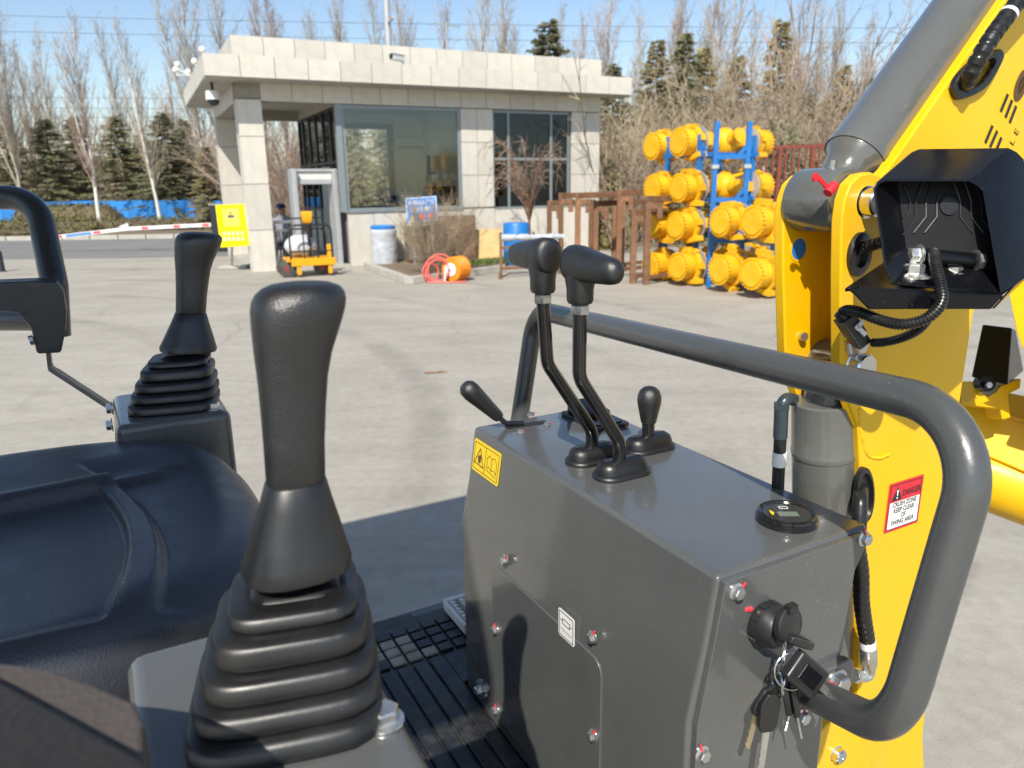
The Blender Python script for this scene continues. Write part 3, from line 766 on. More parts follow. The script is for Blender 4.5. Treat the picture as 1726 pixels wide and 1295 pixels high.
# far grab rail; upper tube's grey paint darkened to stand in for deep shade
gp = fillet([PD(-160, 333, 1.28), PD(62, 333, 1.28), PD(92, 480, 1.24), PD(97, 565, 1.26)], [.075, .03], 12)
mb = MB(); mb.tube(gp, .0205, 20); part('grab_rail', mb, M['railshade'], smooth=60)
mb = MB(); mb.tube([PD(-120, 540, 1.42), PD(56, 540, 1.42)], .0205, 20); part('grab_rail', mb, M['gray'], smooth=60)

# ---- unseen roof with side panel, outlines cut for the shade below, and two posts
mb = MB(); mb.prism([W(a, b, 1.20) for a, b in ((-1.75, -.362), (-1.19, -.362), (-1.19, -.386), (-.86, -.386), (-.80, -.25), (-.62, -.18), (-.10, -.18), (-.10, 1.2), (-1.75, 1.2))], E3 * .05)  # notch left so a thin streak of sun can reach the seat
cp = part('shade_canopy_roof', mb, M['shade_canopy'], bev=.006)
mb = MB(); mb.prism([W(a, b, 1.20) for a, b in ((-1.75, -.74), (-1.08, -.74), (-1.0, -.60), (-.90, -.42), (-.88, -.388), (-1.75, -.388))], E3 * .05)  # extra panel added only to put the seat in shade
part('added_shade_panel', mb, M['shade_canopy'], bev=.006)
for b in (-.12, .80):
    mb = MB(); mb.tube([W(-1.38, b, -.6), W(-1.38, b, 1.2)], .03, 14); part('shade_canopy_post', mb, M['shade_canopy'])

# ---- boom
BN, BF = .08, .166           # near and far side planes
by = 0.016
def PBo(pts, b): return [PB(x, y, b) for x, y in pts]
out_px = [(1417, 640), (1417, 470), (1419, 372), (1424, 337), (1434, 310), (1450, 294), (1468, 290), (1485, 297), (1497, 285), (1694, 0), (1790, -138), (2010, -455), (2130, -470), (2215, -370), (1980, 40), (1790, 270), (1665, 430), (1641, 530), (1612, 720), (1590, 870), (1570, 1100), (1556, 1240), (1560, 1330), (1540, 1480), (1440, 1480), (1443, 1290), (1452, 1010), (1455, 900), (1446, 720)]
outline = PBo(out_px, BN)
mb = MB(); mb.prism(outline, E2 * by)
boom = part('boom', mb, M['yellow'], bev=.003, seg=3, smooth=30)
mb = MB(); mb.prism([p + E2 * (BF - BN) for p in PBo([{(1497, 285): (1524, 302), (1694, 0): (1752, -22), (1790, -138): (1850, -160), (2010, -455): (2050, -455)}.get(q, q) for q in out_px], BN)], E2 * by)
mb.build('boom_side_plate', M['yellow'], boom, bev=.003, seg=3, smooth=30)
inner = PBo([(1500, 640), (1500, 520), (1505, 330), (1520, 285), (1700, 20), (1790, -110), (2015, -430), (2120, -445), (2190, -370), (1955, 40), (1770, 270), (1645, 430), (1622, 530), (1595, 720), (1573, 870), (1553, 1100), (1541, 1240), (1543, 1330), (1525, 1480), (1475, 1480), (1475, 1290), (1480, 900)], BN)
mb = MB(); mb.prism([p + E2 * .0165 for p in inner], E2 * (BF - BN - .017))
mb.build('boom_web', M['yellow'], boom, smooth=30)
rw = random.Random(9); wp = spline([PB(*q, BN + .0006) for q in ((1447, 690), (1452, 735), (1462, 766), (1480, 772), (1500, 765))], 9)
mb = MB(); mb.tube([p + V(rw.gauss(0, .0003), rw.gauss(0, .0003), rw.gauss(0, .0003)) for p in wp], [.0025 + rw.uniform(-.0005, .0006) for _ in wp], 8); mb.build('weld_bead', M['yellow'], boom, smooth=60)
# raised reinforcement strip on the near face and rounded front edge
rf = [(1486, 640), (1640, 531), (1612, 720), (1590, 870), (1570, 1100), (1556, 1240), (1490, 1150), (1492, 900)]
# pins and bolts
def pin(o, r, h, nm='pin', m='chrome', par=boom):
    mb = MB(); mb.lathe([(0, -.01), (r * 1.15, -.01), (r * 1.15, .0), (r, .001), (r, h - .002), (r - .002, h), (r * .25, h), (r * .2, h - .001), (0, h - .001)], o, -E2, 24)
    return mb.build(nm, M[m], par, smooth=35)
pin(PB(1462, 341, BN), .0165, .016)
pin(PB(1444, 618, BN), .0185, .016)
pin(PB(1410, 1271, BN - .03), .011, .010)
for p, r in (((1438, 582), .009),):
    o = PB(*p, BN); mb = MB(); mb.lathe([(0, 0), (.015, 0), (.015, .003), (0, .003)], o, -E2, 18); mb.build('washer', M['zinc'], boom); hexbolt(o - E2 * .003, -E2, r, .010, parent=boom, mk=.4)
mb = MB(); mb.tube([PB(1350, 567, BF - .002) - E2 * .006, PB(1350, 567, BF)], .006, 10); mb.build('bolt', M['zinc'], boom)
# sight hole in the far ear: light inner rim and blue view
ho = PB(1346, 420, BF)
mb = MB(); mb.lathe([(.0165, .0), (.0165, .0008), (.0135, .0010), (.0135, .0)], ho, -E2, 24); mb.build('hole_rim', M['yellow'], boom)
mb = MB(); mb.lathe([(0, .0), (.0135, .0), (.0135, .0006), (0, .0006)], ho, -E2, 24); mb.build('hole_plug', M['bluebin'], boom)
# grommet with conduit
g0 = PB(1446, 429, BN)
mb = MB()
def ringpts(c, r, n=28): return [c + (E1 * .86 * math.cos(2 * math.pi * k / n) + E3 * 1.12 * math.sin(2 * math.pi * k / n)) * r for k in range(n)]
mb.loft([ringpts(g0, .0235), ringpts(g0 - E2 * .004, .0235), ringpts(g0 - E2 * .006, .021), ringpts(g0 - E2 * .006, .014), ringpts(g0 - E2 * .001, .012)])
mb.build('grommet', M['boot'], boom, smooth=40)
def conduit(path, r, name, parent, m='cable', pitch=.0045, dr=.16, n=14):
    path = [np.asarray(p, float) for p in path]
    ls = [0]
    for p, q in zip(path, path[1:]): ls.append(ls[-1] + np.linalg.norm(q - p))
    tot = ls[-1]; cnt = int(tot / pitch); pts = []; rs = []
    def at_(s):
        i = max(0, min(len(path) - 2, np.searchsorted(ls, s) - 1)); t = (s - ls[i]) / max(1e-9, ls[i + 1] - ls[i]); return path[i] + (path[i + 1] - path[i]) * t
    for k in range(cnt):
        for f, rr in ((0, 1 - dr), (.15, 1), (.65, 1), (.8, 1 - dr)):
            pts.append(at_((k + f) * pitch)); rs.append(r * rr)
    mb = MB(); mb.tube(pts, rs, n)
    return mb.build(name, M[m], parent, smooth=30)
conduit(spline([PB(1447, 432, BN + .01), PB(1462, 417, BN - .012), PB(1488, 408, BN - .03), PB(1510, 402, BN - .03)], 6), .0072, 'conduit', boom)
# hose port with rubber rim and wrapped hose
rim = [(1598, 150), (1607, 130), (1633, 103), (1660, 92), (1676, 84), (1684, 92), (1680, 106), (1668, 128), (1652, 150), (1630, 163), (1608, 168)]
def smooth_loop(pts, n=4): return spline(pts + pts[:1], n)[:-1]
op = smooth_loop(PBo(rim, BN), 4); cc = sum(op) / len(op)
mb = MB(); mb.loft([op, [p - E2 * .006 for p in op], [cc + (p - cc) * .93 - E2 * .008 for p in op], [cc + (p - cc) * .62 - E2 * .007 for p in op], [cc + (p - cc) * .58 + E2 * .0 for p in op]])
mb.build('hose_grommet', M['boot'], boom, smooth=40)
hp = [PB(1622, 150, BN + .02), PB(1630, 137, BN - .012), PB(1652, 95, BN - .026), PB(1675, 58, BN - .03), PB(1702, 22, BN - .03), PB(1735, -22, BN - .03), PB(1800, -90, BN - .03)]
conduit(spline(hp, 8), .0102, 'wrapped_hose', boom, 'cable', .0125, .14, 18)
mb = MB(); hs = spline(hp, 8); i = 8 * 4 - 1; mb.tube([hs[i], hs[i + 1]], .0106, 16); mb.tube([hs[i + 7], hs[i + 12]], .0107, 16); mb.build('hose_label', M['label_w'], boom)
# printed lettering on the boom: bars, ring and small caps
bo_, bx = PB(1660, 130, BN - .0004), unit(PB(1712, 60, BN) - PB(1640, 170, BN)); bn = -E2
fr = (bx, unit(np.cross(bn, bx)), bn)
def barpx(p, q, w): 
    P, Q = PB(*p, BN - .0006), PB(*q, BN - .0006); d = unit(Q - P); s = np.cross(-E2, d) * w / 2
    mb = MB(); mb.prism([P - s, Q - s, Q + s, P + s], -E2 * .0003); mb.build('lettering', M['ink'], boom, smooth=0, fix=False)
for p, q in (((1687, 188), (1699, 159)), ((1695, 198), (1706, 169)), ((1702, 207), (1713, 179)), ((1661, 241), (1673, 212)), ((1669, 248), (1681, 221)), ((1680, 252), (1688, 232))): barpx(p, q, .0056)
rp = PB(1721, 144, BN - .0004); mb = MB()
er = lambda f: [rp + (unit(PB(1730, 118, BN) - PB(1712, 165, BN)) * .021 * math.cos(t) + unit(np.cross(E2, unit(PB(1730, 118, BN) - PB(1712, 165, BN)))) * .0125 * math.sin(t)) * f for t in np.linspace(0, 2 * math.pi, 33)[:-1]]
mb.loft([er(1.0), [p - E2 * .0006 for p in er(1.0)], [p - E2 * .0006 for p in er(.5)], er(.5)]); mb.build('lettering', M['ink2'], boom, smooth=0)
tx = unit(PB(1722, 205, BN) - PB(1707, 243, BN))
text('lettering', 'L', PB(1707, 240, BN - .0008), tx, -np.cross(tx, E2) * -1 if np.cross(tx, E2)[2] > 0 else -np.cross(tx, E2), .016, M['ink2'], boom)
text('lettering', 'E', PB(1714, 223, BN - .0008), tx, np.cross(tx, E2) if np.cross(tx, E2)[2] > 0 else -np.cross(tx, E2), .016, M['ink2'], boom)
# danger label
lp = [PB(*p, BN - .0006) for p in ((1498, 819), (1555, 799), (1548, 880), (1491, 898))]
oc = sum(lp) / 4; lw = np.linalg.norm((lp[1] + lp[2]) / 2 - (lp[0] + lp[3]) / 2); lh = np.linalg.norm((lp[0] + lp[1]) / 2 - (lp[2] + lp[3]) / 2)
ob, fr = decal_quad('danger_label', oc, (lp[1] + lp[2]) - (lp[0] + lp[3]), E3, lw, lh, M['label_r'], boom, .001)
x, y, n = fr
solid('label_field', oc, fr, [(-lw * .45, -lh * .45), (lw * .45, -lh * .45), (lw * .45, lh * .10), (-lw * .45, lh * .10)], M['label_w'], boom)
strokes('label_border', oc, fr, [[(-lw * .45, -lh * .45), (lw * .45, -lh * .45), (lw * .45, lh * .45), (-lw * .45, lh * .45), (-lw * .45, -lh * .45)]], .0010, M['ink'], boom)
solid('label_triangle', oc, fr, [(-lw * .40, lh * .13), (-lw * .10, lh * .13), (-lw * .25, lh * .41)], M['ink'], boom)
solid('label_mark', oc, fr, [(-lw * .275, lh * .34), (-lw * .225, lh * .34), (-lw * .24, lh * .22), (-lw * .26, lh * .22)], M['label_w'], boom, off=.001)
solid('label_mark', oc, fr, [(-lw * .268, lh * .165), (-lw * .232, lh * .165), (-lw * .232, lh * .195), (-lw * .268, lh * .195)], M['label_w'], boom, off=.001)
text('label_lettering', 'DANGER', oc + x * lw * .17 + y * lh * .24 + n * .001, x, y, .0135, M['ink'], boom, sx=.74, bold=.0003)
for i, s in enumerate(('CRUSH ZONE', 'KEEP CLEAR', 'OF', 'SWING AREA')):
    text('label_lettering', s, oc + y * lh * (.035 - .125 * i) + n * .001, x, y, .0100, M['ink'], boom, sx=.84, bold=.0003)

# ---- upper (arm) cylinder lying along the boom
CM = (BN + BF + by) / 2
A0, A1 = PB(1390, 338, CM), PB(1639, -5, CM)
ax = unit(A1 - A0)
mb = MB(); t0 = np.linalg.norm(PB(1436, 262, CM) - A0)
mb.lathe([(.0, t0), (.0402, t0), (.0402, t0 + .010), (.0392, t0 + .012), (.0392, t0 + .80), (0, t0 + .80)], A0, ax, 40)
ac = part('arm_cylinder', mb, M['cyl'], smooth=35)
mb = MB(); mb.lathe([(0, .012), (.026, .012), (.027, t0 * .55), (.030, t0 * .8), (.0385, t0 * .98), (.0385, t0), (0, t0)], A0, ax, 28); mb.build('cylinder_neck', M['cyl'], ac, smooth=45)
mb = MB(); mb.lathe([(0, -.034), (.036, -.034), (.0385, -.030), (.0385, .030), (.036, .034), (0, .034)], A0, E2, 32); mb.build('cylinder_eye', M['cyl'], ac, smooth=35)
mb = MB(); mb.tube([A0 + E3 * .036 - E2 * .01 - E1 * .004, A0 + E3 * .047 - E2 * .012 - E1 * .004], .004, 8); mb.build('grease_nipple', M['zinc'], ac)
rc = [PB(*p, CM - .045) for p in ((1372, 299), (1380, 301), (1389, 310), (1396, 320))]
mb = MB(); 
for p, q in zip(rc, rc[1:]): mb.bar(p, q, .005, .002, up=E2)
sc_ = unit(PB(1408, 311, CM - .045) - PB(1396, 325, CM - .045))
mb.lathe([(0, -.006), (.0055, -.006), (.006, .004), (.0055, .0085), (.0035, .009), (.0035, .005), (0, .005)], PB(1400, 320, CM - .05), sc_, 14)
mb.lathe([(0, 0), (.005, 0), (.005, .002), (0, .002)], rc[0] - E2 * .001, -E2, 10)
mb.build('grease_cap', M['red'], ac)
# pin through the ears
mb = MB(); mb.tube([A0 + E2 * -.05, A0 + E2 * .05], .017, 20); mb.build('pivot_pin', M['chrome'], ac)

# ---- lower (boom) cylinder standing behind the console
C0, C1 = PB(1389, 905, CM), PB(1391, 672, CM)
ax = unit(C1 - C0); Lc = np.linalg.norm(C1 - C0)
mb = MB(); mb.lathe([(0, -.35), (.043, -.35), (.043, Lc * .62), (.0442, Lc * .625), (.0446, Lc * .645), (.0442, Lc * .665), (.0432, Lc * .675), (.0432, Lc * .99), (.040, Lc), (0, Lc)], C0, ax, 40)
bc = part('boom_cylinder', mb, M['cyl'], smooth=30)
mb = MB(); top = PB(1440, 616, CM); mb.tube([C1 - ax * .01, C1 + ax * .03, C1 + (top - C1) * .7 + E3 * .01], [.028, .028, .025], 20); mb.lathe([(0, -.034), (.034, -.034), (.034, .034), (0, .034)], top - E1 * .02 + E3 * .0, E2, 24); mb.build('cylinder_head', M['cyl'], bc, smooth=40)
mb = MB(); mb.box(C1 + E1 * .045 + E3 * .004 - E2 * .03, (.03, .02, .022), FR); mb.build('cylinder_port', M['lever'], bc, bev=.004)
# hydraulic hose on its left, with fitting
hx = [PB(*p, CM + .01) for p in ((1329, 672), (1321, 676), (1317, 690), (1316, 720), (1314, 760), (1312, 800), (1310, 850))]
mb = MB(); mb.tube(spline(hx[3:], 5), .0082, 14); hz = part('hydraulic_hose', mb, M['cable'])
mb = MB(); mb.tube(fillet([PB(1338, 674, CM + .01), hx[0], hx[1], hx[2]], .008, 4), .0085, 12); mb.build('hose_elbow', M['fitting'], hz)
mb = MB(); mb.lathe([(0, 0), (.0098, 0), (.0098, .009), (0, .009)], hx[2], E3, 6); mb.tube([hx[2], PB(1315, 738, CM + .01)], .0092, 14); mb.build('hose_fitting', M['fitting'], hz, smooth=30)
mb = MB(); mb.tube([PB(1314.5, 762, CM + .01), PB(1313, 785, CM + .01)], .0094, 14); mb.build('hose_label', M['label_w'], hz)
# wrapped hose on the right of the console
hy = [PB(*p, .045) for p in ((1440, 900), (1446, 930), (1451, 965), (1452, 1010), (1457, 1050), (1462, 1080), (1464, 1090))]
hz = conduit(spline(hy, 6), .0105, 'hydraulic_hose', EX, 'cable', .011, .06, 14)
hz['label'] = 'tape-wrapped hydraulic hose beside the yellow boom'
mb = MB(); mb.tube([PB(1462, 1078, .045), PB(1463, 1092, .045)], .0108, 14); mb.build('hose_label', M['label_w'], hz)
mb = MB(); mb.lathe([(0, 0), (.011, 0), (.0115, .004), (.0115, .030), (.010, .034), (.008, .044), (0, .044)], PB(1463, 1090, .045), PB(1465, 1135, .045) - PB(1463, 1090, .045), 16); mb.build('hose_fitting', M['zinc'], hz)
mb = MB(); mb.tube(fillet([PB(1465, 1120, .045), PB(1466, 1142, .045), PB(1440, 1138, .05)], .01, 4), .0085, 10); mb.lathe([(0, 0), (.0105, 0), (.0105, .010), (0, .010)], PB(1446, 1139, .05), unit(PB(1436, 1137, .05) - PB(1446, 1139, .05)), 6); mb.build('hose_elbow', M['zinc'], hz, smooth=25)
# second hose, vertical loop behind console right edge
oval = [PB(1453 + 15 * math.cos(t), 832 + 46 * math.sin(t), BN) for t in np.linspace(0, 2 * math.pi, 29)[:-1]]; oc_v = sum(oval) / 28
mb = MB(); mb.loft([oval, [p - E2 * .006 for p in oval], [oc_v + (p - oc_v) * .8 - E2 * .007 for p in oval], [oc_v + (p - oc_v) * .7 - E2 * .001 for p in oval]]); mb.build('hose_grommet', M['boot'], boom, smooth=40)
mb = MB(); mb.tube(spline([PB(1452, 815, BN + .01), PB(1450, 840, BN - .012), PB(1449, 865, BN - .02), PB(1446, 920, BN - .03)], 6), .0095, 14); part('hydraulic_hose', mb, M['cable'])

# ---- swing post foot, lower right
lug = [(1345, 1330), (1360, 1270), (1395, 1222), (1425, 1212), (1448, 1232), (1466, 1275), (1478, 1340), (1478, 1480), (1330, 1480)]
mb = MB(); mb.prism(spline([PB(*p, BN - .03) for p in lug], 3), E2 * .03); part('swing_post', mb, M['yellow'], bev=.003)
mb = MB(); mb.prism([PB(*p, BN + .02) for p in ((1300, 1190), (1440, 1160), (1440, 1480), (1250, 1480))], E2 * .12); part('swing_bracket', mb, M['gray'], bev=.004)

# ---- work light under its open hood
LD = .80
rim = [(1471, 318), (1476, 308), (1488, 303), (1636, 303), (1650, 310), (1661, 322), (1689, 499), (1503, 481), (1490, 452)]
bk = [(1530, 266), (1535, 257), (1550, 251), (1700, 249), (1714, 256), (1726, 268), (1768, 440), (1560, 425), (1548, 400)]
def at_depth(px, t, tilt=0): return [PD(x, y, t) for x, y in px]
ra, rb = at_depth(rim, LD), at_depth(bk, LD + .052)
cA, cB = sum(ra) / len(ra), sum(rb) / len(rb)
inn = lambda pts, c, d: [p + unit(c - p) * d for p in pts]
mb = MB(); mb.loft([inn(rb, cB, .004), inn(ra, cA, .0035), ra, rb], False); n = len(ra)
mb.f.append(tuple(range(3 * n, 4 * n))); mb.f.append(tuple(range(0, n)))
lamp = part('work_light', mb, M['hood'], bev=.0015, smooth=35)
# ribbed back of the lamp inside the hood
ldir = unit(cB - cA); lx = unit(ra[3] - ra[2]); ly = np.cross(lx, ldir); ly = ly if ly[2] > 0 else -ly
rm_ = [p + (q - p) * .55 for p, q in zip(ra, rb)]; cM = sum(rm_) / len(rm_)
px_ = unit(ra[3] - ra[2]); py_ = unit((ra[2] + ra[3]) / 2 - (ra[6] + ra[7]) / 2); pn_ = unit(np.cross(px_, py_)); py_ = np.cross(pn_, px_)
if pn_ @ FW > 0: pn_ = -pn_
mb = MB(); mb.prism(inn(rm_, cM, .0045), -pn_ * .003); mb.build('lamp_back', M['matte'], lamp)
cM = cM - py_ * .012
def fin(pts):
    mb = MB(); mb.tube([cM + px_ * u + py_ * v + pn_ * .0008 for u, v in pts], .0011, 6); mb.build('cooling_fin', M['plastic'], lamp)
for s_ in (-1, 1):
    for u0, u1, v0 in ((.006, .013, .044), (.018, .025, .044), (.030, .037, .042)):
        fin([(s_ * u0 * .8, v0), (s_ * u0, v0 - .014), (s_ * u1, v0 - .034), (s_ * u1, v0 - .052), (s_ * (u1 + .014), v0 - .070)])
    fin([(s_ * .050, .026), (s_ * .043, .010), (s_ * .043, -.002), (s_ * .052, -.014)])
mb = MB(); mb.lathe([(0, 0), (.010, 0), (.010, .002), (0, .002)], cM + py_ * .004, pn_, 18); mb.build('lamp_boss', M['plastic'], lamp)
# base tray
tp = [(1428, 488), (1446, 472), (1500, 440), (1560, 452), (1692, 500), (1672, 521), (1466, 522)]
tr_ = [PD(1424, 486, .80), PD(1504, 432, .875), PD(1690, 470, .875), PD(1690, 499, .79), PD(1450, 483, .785)]
mb = MB(); mb.prism(tr_, -E3 * .004); 
lipA, lipB = PD(1432, 486, .785), PD(1690, 500, .785)
mb.prism([lipA, lipB, PD(1671, 521, .79), PD(1466, 521, .79)], FW * .004)
mb.prism([PD(1424, 486, .80), PD(1432, 486, .785), PD(1466, 521, .79), PD(1470, 518, .815)], RT * .003)
mb.prism([lipB, PD(1740, 445, .88), PD(1735, 462, .885), PD(1671, 521, .79)], RT * .003)
mb.build('lamp_tray', M['hood'], lamp, bev=.001)
# bracket bolts inside
bm_ = PD(1600, 437, LD + .028)
mb = MB(); mb.tube([PD(1552, 432, LD + .028), PD(1640, 440, LD + .028)], .009, 12); mb.build('lamp_bracket', M['hood'], lamp)
hexbolt(PD(1550, 431, LD + .027), -RT, .0085, .010, parent=lamp); hexbolt(PD(1642, 440, LD + .027), RT, .0085, .008, parent=lamp)
o = PD(1541, 459, LD + .02); mb = MB(); mb.lathe([(0, 0), (.0175, 0), (.0175, .003), (0, .003)], o - E3 * .006, E3, 20); mb.build('washer', M['zinc'], lamp); hexbolt(o - E3 * .003, E3, .0095, .010, parent=lamp)
hexbolt(PD(1607, 456, LD + .03) - E3 * .004, E3, .0085, .006, parent=lamp)
# corrugated lead with connector
w1 = [PD(1576, 433, .835), PD(1574, 428, .815), PD(1578, 450, .79), PD(1586, 485, .775), PD(1588, 505, .77), PD(1578, 524, .77), PD(1555, 540, .775), PD(1520, 547, .785), PD(1485, 540, .80), PD(1450, 527, .815), PD(1430, 523, .83), PD(1419, 527, .84)]
conduit(spline(w1, 8), .0062, 'conduit', lamp, 'cable', .0034, .18)
w2 = [PD(1584, 508, .778), PD(1568, 532, .786), PD(1548, 556, .80), PD(1520, 570, .815), PD(1490, 577, .83), PD(1466, 578, .845)]
conduit(spline(w2, 8), .0052, 'conduit', lamp, 'cable', .0034, .18)
mb = MB(); c0, c1 = PD(1419, 529, .84), PD(1447, 571, .85); d = unit(c1 - c0); s = frame(d)[0]
mb.tube([PD(1425, 524, .84), PD(1417, 531, .84), c0 + d * .008], [.006, .0075, .008], 10); mb.box(c0 + d * .018, (.0105, .009, .013), (*frame(d)[:2], d)); mb.box(c0 + d * .036, (.0085, .008, .010), (*frame(d)[:2], d))
cn_ = mb.build('cable_connector', M['plastic'], lamp, bev=.0015)
cq = PD(1446, 552, .832); mb = MB(); u_, v_ = unit(PD(1452, 544, .832) - cq), unit(PD(1440, 546, .832) - cq)
mb.box(cq + u_ * .003, (.006, .0022, .0018), (u_, v_, np.cross(u_, v_))); mb.box(cq - v_ * .0045, (.0022, .0075, .0018), (u_, v_, np.cross(u_, v_))); mb.build('connector_clip', M['label_w'], lamp)

# ---- bucket standing beyond the boom
mb = MB()
bpt = lambda x, y, t: PD(x, y, t)
bk1 = [bpt(1585, 660, 1.62), bpt(1900, 760, 1.45), bpt(1900, 870, 1.42), bpt(1600, 742, 1.60)]
bk2 = [bpt(1600, 742, 1.60), bpt(1900, 870, 1.42), bpt(1900, 930, 1.50), bpt(1800, 900, 1.6), bpt(1690, 838, 1.70), bpt(1590, 808, 1.75)]
back = FW * .12
mb.prism(bk1, back * .12)
mb.prism([bpt(1585, 640, 1.64), bpt(1900, 700, 1.50), bpt(1900, 775, 1.44), bpt(1585, 672, 1.62)], back * .15)
buck = part('bucket', mb, M['yellow'], bev=.004)
rr = []
for x, y, t in ((1560, 765, 1.68), (1760, 835, 1.57), (1960, 905, 1.46)):
    c = bpt(x, y, t); rr.append(c)
mb = MB(); axb = unit(rr[2] - rr[0]); xb, yb, zb = frame(axb)
mb.tube([rr[0], rr[2]], .075, 32); mb.build('bucket_back', M['yellow'], buck, smooth=60)
# tooth and its adapter
tf = [bpt(1656, 547, 1.52), bpt(1706, 553, 1.50), bpt(1698, 650, 1.46), bpt(1637, 636, 1.48)]
tb = [bpt(1662, 549, 1.56), bpt(1712, 556, 1.54), bpt(1726, 626, 1.56), bpt(1660, 620, 1.60)]
mb = MB(); mb.loft([tf, tb]); th = mb.build('bucket_tooth', M['hood'], buck, bev=.003)
mb = MB(); mb.lathe([(0, 0), (.017, 0), (.017, .02), (0, .02)], bpt(1665, 646, 1.47), FW, 18); mb.build('tooth_lug', M['hood'], buck)
hexbolt(bpt(1664, 649, 1.465), -FW, .006, .006, flange=False, parent=buck)
ad = [bpt(1638, 642, 1.50), bpt(1650, 646, 1.49), bpt(1653, 660, 1.485), bpt(1666, 668, 1.48), bpt(1680, 660, 1.48), bpt(1688, 650, 1.48), bpt(1722, 638, 1.50), bpt(1720, 655, 1.50), bpt(1700, 665, 1.49), bpt(1704, 705, 1.49), bpt(1690, 708, 1.49), bpt(1686, 690, 1.49), bpt(1645, 685, 1.50)]
mb = MB(); mb.prism(ad, FW * .05); mb.build('tooth_adapter', M['yellow'], buck, bev=.003)
# dipper arm plate seen at the right edge
bd = depth(PB(2120, -400, BN)) + .04
da = [bpt(1698, 490, 1.30), bpt(1712, 560, 1.32), bpt(1726, 598, 1.34), bpt(1800, 650, 1.36), bpt(1880, 640, 1.36), bpt(2010, 330, 1.32), bpt(2190, -330, bd), bpt(2170, -420, bd), bpt(2090, -440, bd), bpt(1960, -120, bd + .02), bpt(1775, 250, 1.26)]
mb = MB(); mb.prism(da, RT * .06 + FW * .005); part('dipper_arm', mb, M['yellow'], bev=.004)
mb = MB(); mb.tube([bpt(2130, -400, bd) - E2 * .05, bpt(2130, -400, bd) + E2 * .16], .03, 20); part('arm_pivot', mb, M['chrome'])
mb = MB(); mb.bar(bpt(1840, 610, 1.38), bpt(1850, 770, 1.50), .09, .07); mb.bar(bpt(1800, 640, 1.40), bpt(1800, 740, 1.52), .05, .12); part('bucket_link', mb, M['yellow'], bev=.006)

# ================================================================== KEYS hanging at the switch (a thing of its own)
kp = PB(1320, 1092, -.052)
KEY = thing('key_bunch', 'bunch of black-headed keys on split rings hanging from the ignition switch', 'keys', kp)
def ring(c, r, nrm, rt=.0011):
    x, y, z = frame(nrm); mb = MB()
    pth = [c + (x * math.cos(t) + y * math.sin(t)) * r for t in np.linspace(0, 2 * math.pi, 29)]
    mb.tube(pth, rt, 6, False); return mb.build('split_ring', M['chrome'], KEY)
ring(PB(1321, 1104, -.055), .0155, unit(-E2 + E1 * .9))
ring(PB(1335, 1132, -.060), .0185, unit(-E2 * .9 - E1 * .4 + E3 * .3))
ring(PB(1310, 1150, -.050), .0150, unit(-E2 * .5 + E1 * .9))
ring(PB(1330, 1150, -.057), .0150, unit(-E2 * .9 + E1 * .3))
def key(p, q, r, face, w=.0115, m1='plastic', bl=.030, b=-.05):
    P, Q = PB(*p, b), PB(*q, b); d = unit(Q - P); n = unit(face - d * (face @ d)); s = np.cross(d, n); L = np.linalg.norm(Q - P)
    hd = MB(); o = P
    hp_ = [o + s * -w * .45, o + s * w * .45, o + s * w + d * L * .25, o + s * w * .95 + d * L * .85, o + s * w * .6 + d * L, o - s * w * .6 + d * L, o - s * w * .95 + d * L * .85, o - s * w + d * L * .25]
    hd.prism([x_ - n * .0035 for x_ in hp_], n * .007)
    k_ = hd.build('key', M[m1], KEY, bev=.0018, seg=2)
    bl_ = MB(); R = PB(*r, b); d2 = unit(R - Q); L2 = np.linalg.norm(R - Q)
    pr = [Q + s * -.004, Q + s * .004] + [Q + s * (.004 - .0012 * (i % 2)) + d2 * L2 * (.3 + .1 * i) for i in range(7)] + [Q + d2 * L2, Q - s * .004 + d2 * L2 * .93]
    bl_.prism([x_ - n * .001 for x_ in pr], n * .002); bl_.build('key_blade', M['brass' if q == (1274, 1208) else 'zinc'], k_)
    return k_
nf = unit(-E2 + E1 * .25 * -1)
key((1306, 1158), (1274, 1208), (1258, 1262), nf, .0115, b=-.045)
key((1300, 1168), (1291, 1232), (1281, 1298), nf, .0118, 'boot', b=-.055)
key((1322, 1146), (1330, 1202), (1323, 1230), unit(-E2 + E1), .0085, b=-.055)
key((1333, 1150), (1342, 1205), (1350, 1244), unit(-E2 * .5 + E1), .0085, b=-.06)
# the big folding fob pointing right over the rail end
fb0, fb1 = PB(1333, 1115, -.075), PB(1385, 1160, -.090)
d = unit(fb1 - fb0); n = unit(-E2 - d * (-E2 @ d)); s = np.cross(d, n)
mb = MB(); mb.box((fb0 + fb1) / 2 - d * .002, (.021, .0165, .0060), (d, s, n))
fob = mb.build('key_fob', M['plastic'], KEY, bev=.004, seg=3)
mb = MB(); mb.box(fb0 + d * .010, (.017, .0035, .003), (unit(s + d * .4), d, n)); mb.box((fb0 + fb1) / 2 + n * .0062, (.012, .009, .0008), (d, s, n)); mb.build('fob_frame', M['hood'], fob, bev=.001)
mb = MB(); p_, q_ = PB(1383, 1157, -.09), PB(1411, 1180, -.095); dd_ = unit(q_ - p_); ss = np.cross(dd_, n)
mb.prism([p_ - ss * .004, q_ - ss * .003, q_ + ss * .002] + [q_ - dd_ * .004 * (i + 1) + ss * (.004 if i % 2 else .0025) for i in range(6)] + [p_ + ss * .004], n * .002); mb.build('key_blade', M['zinc'], fob)

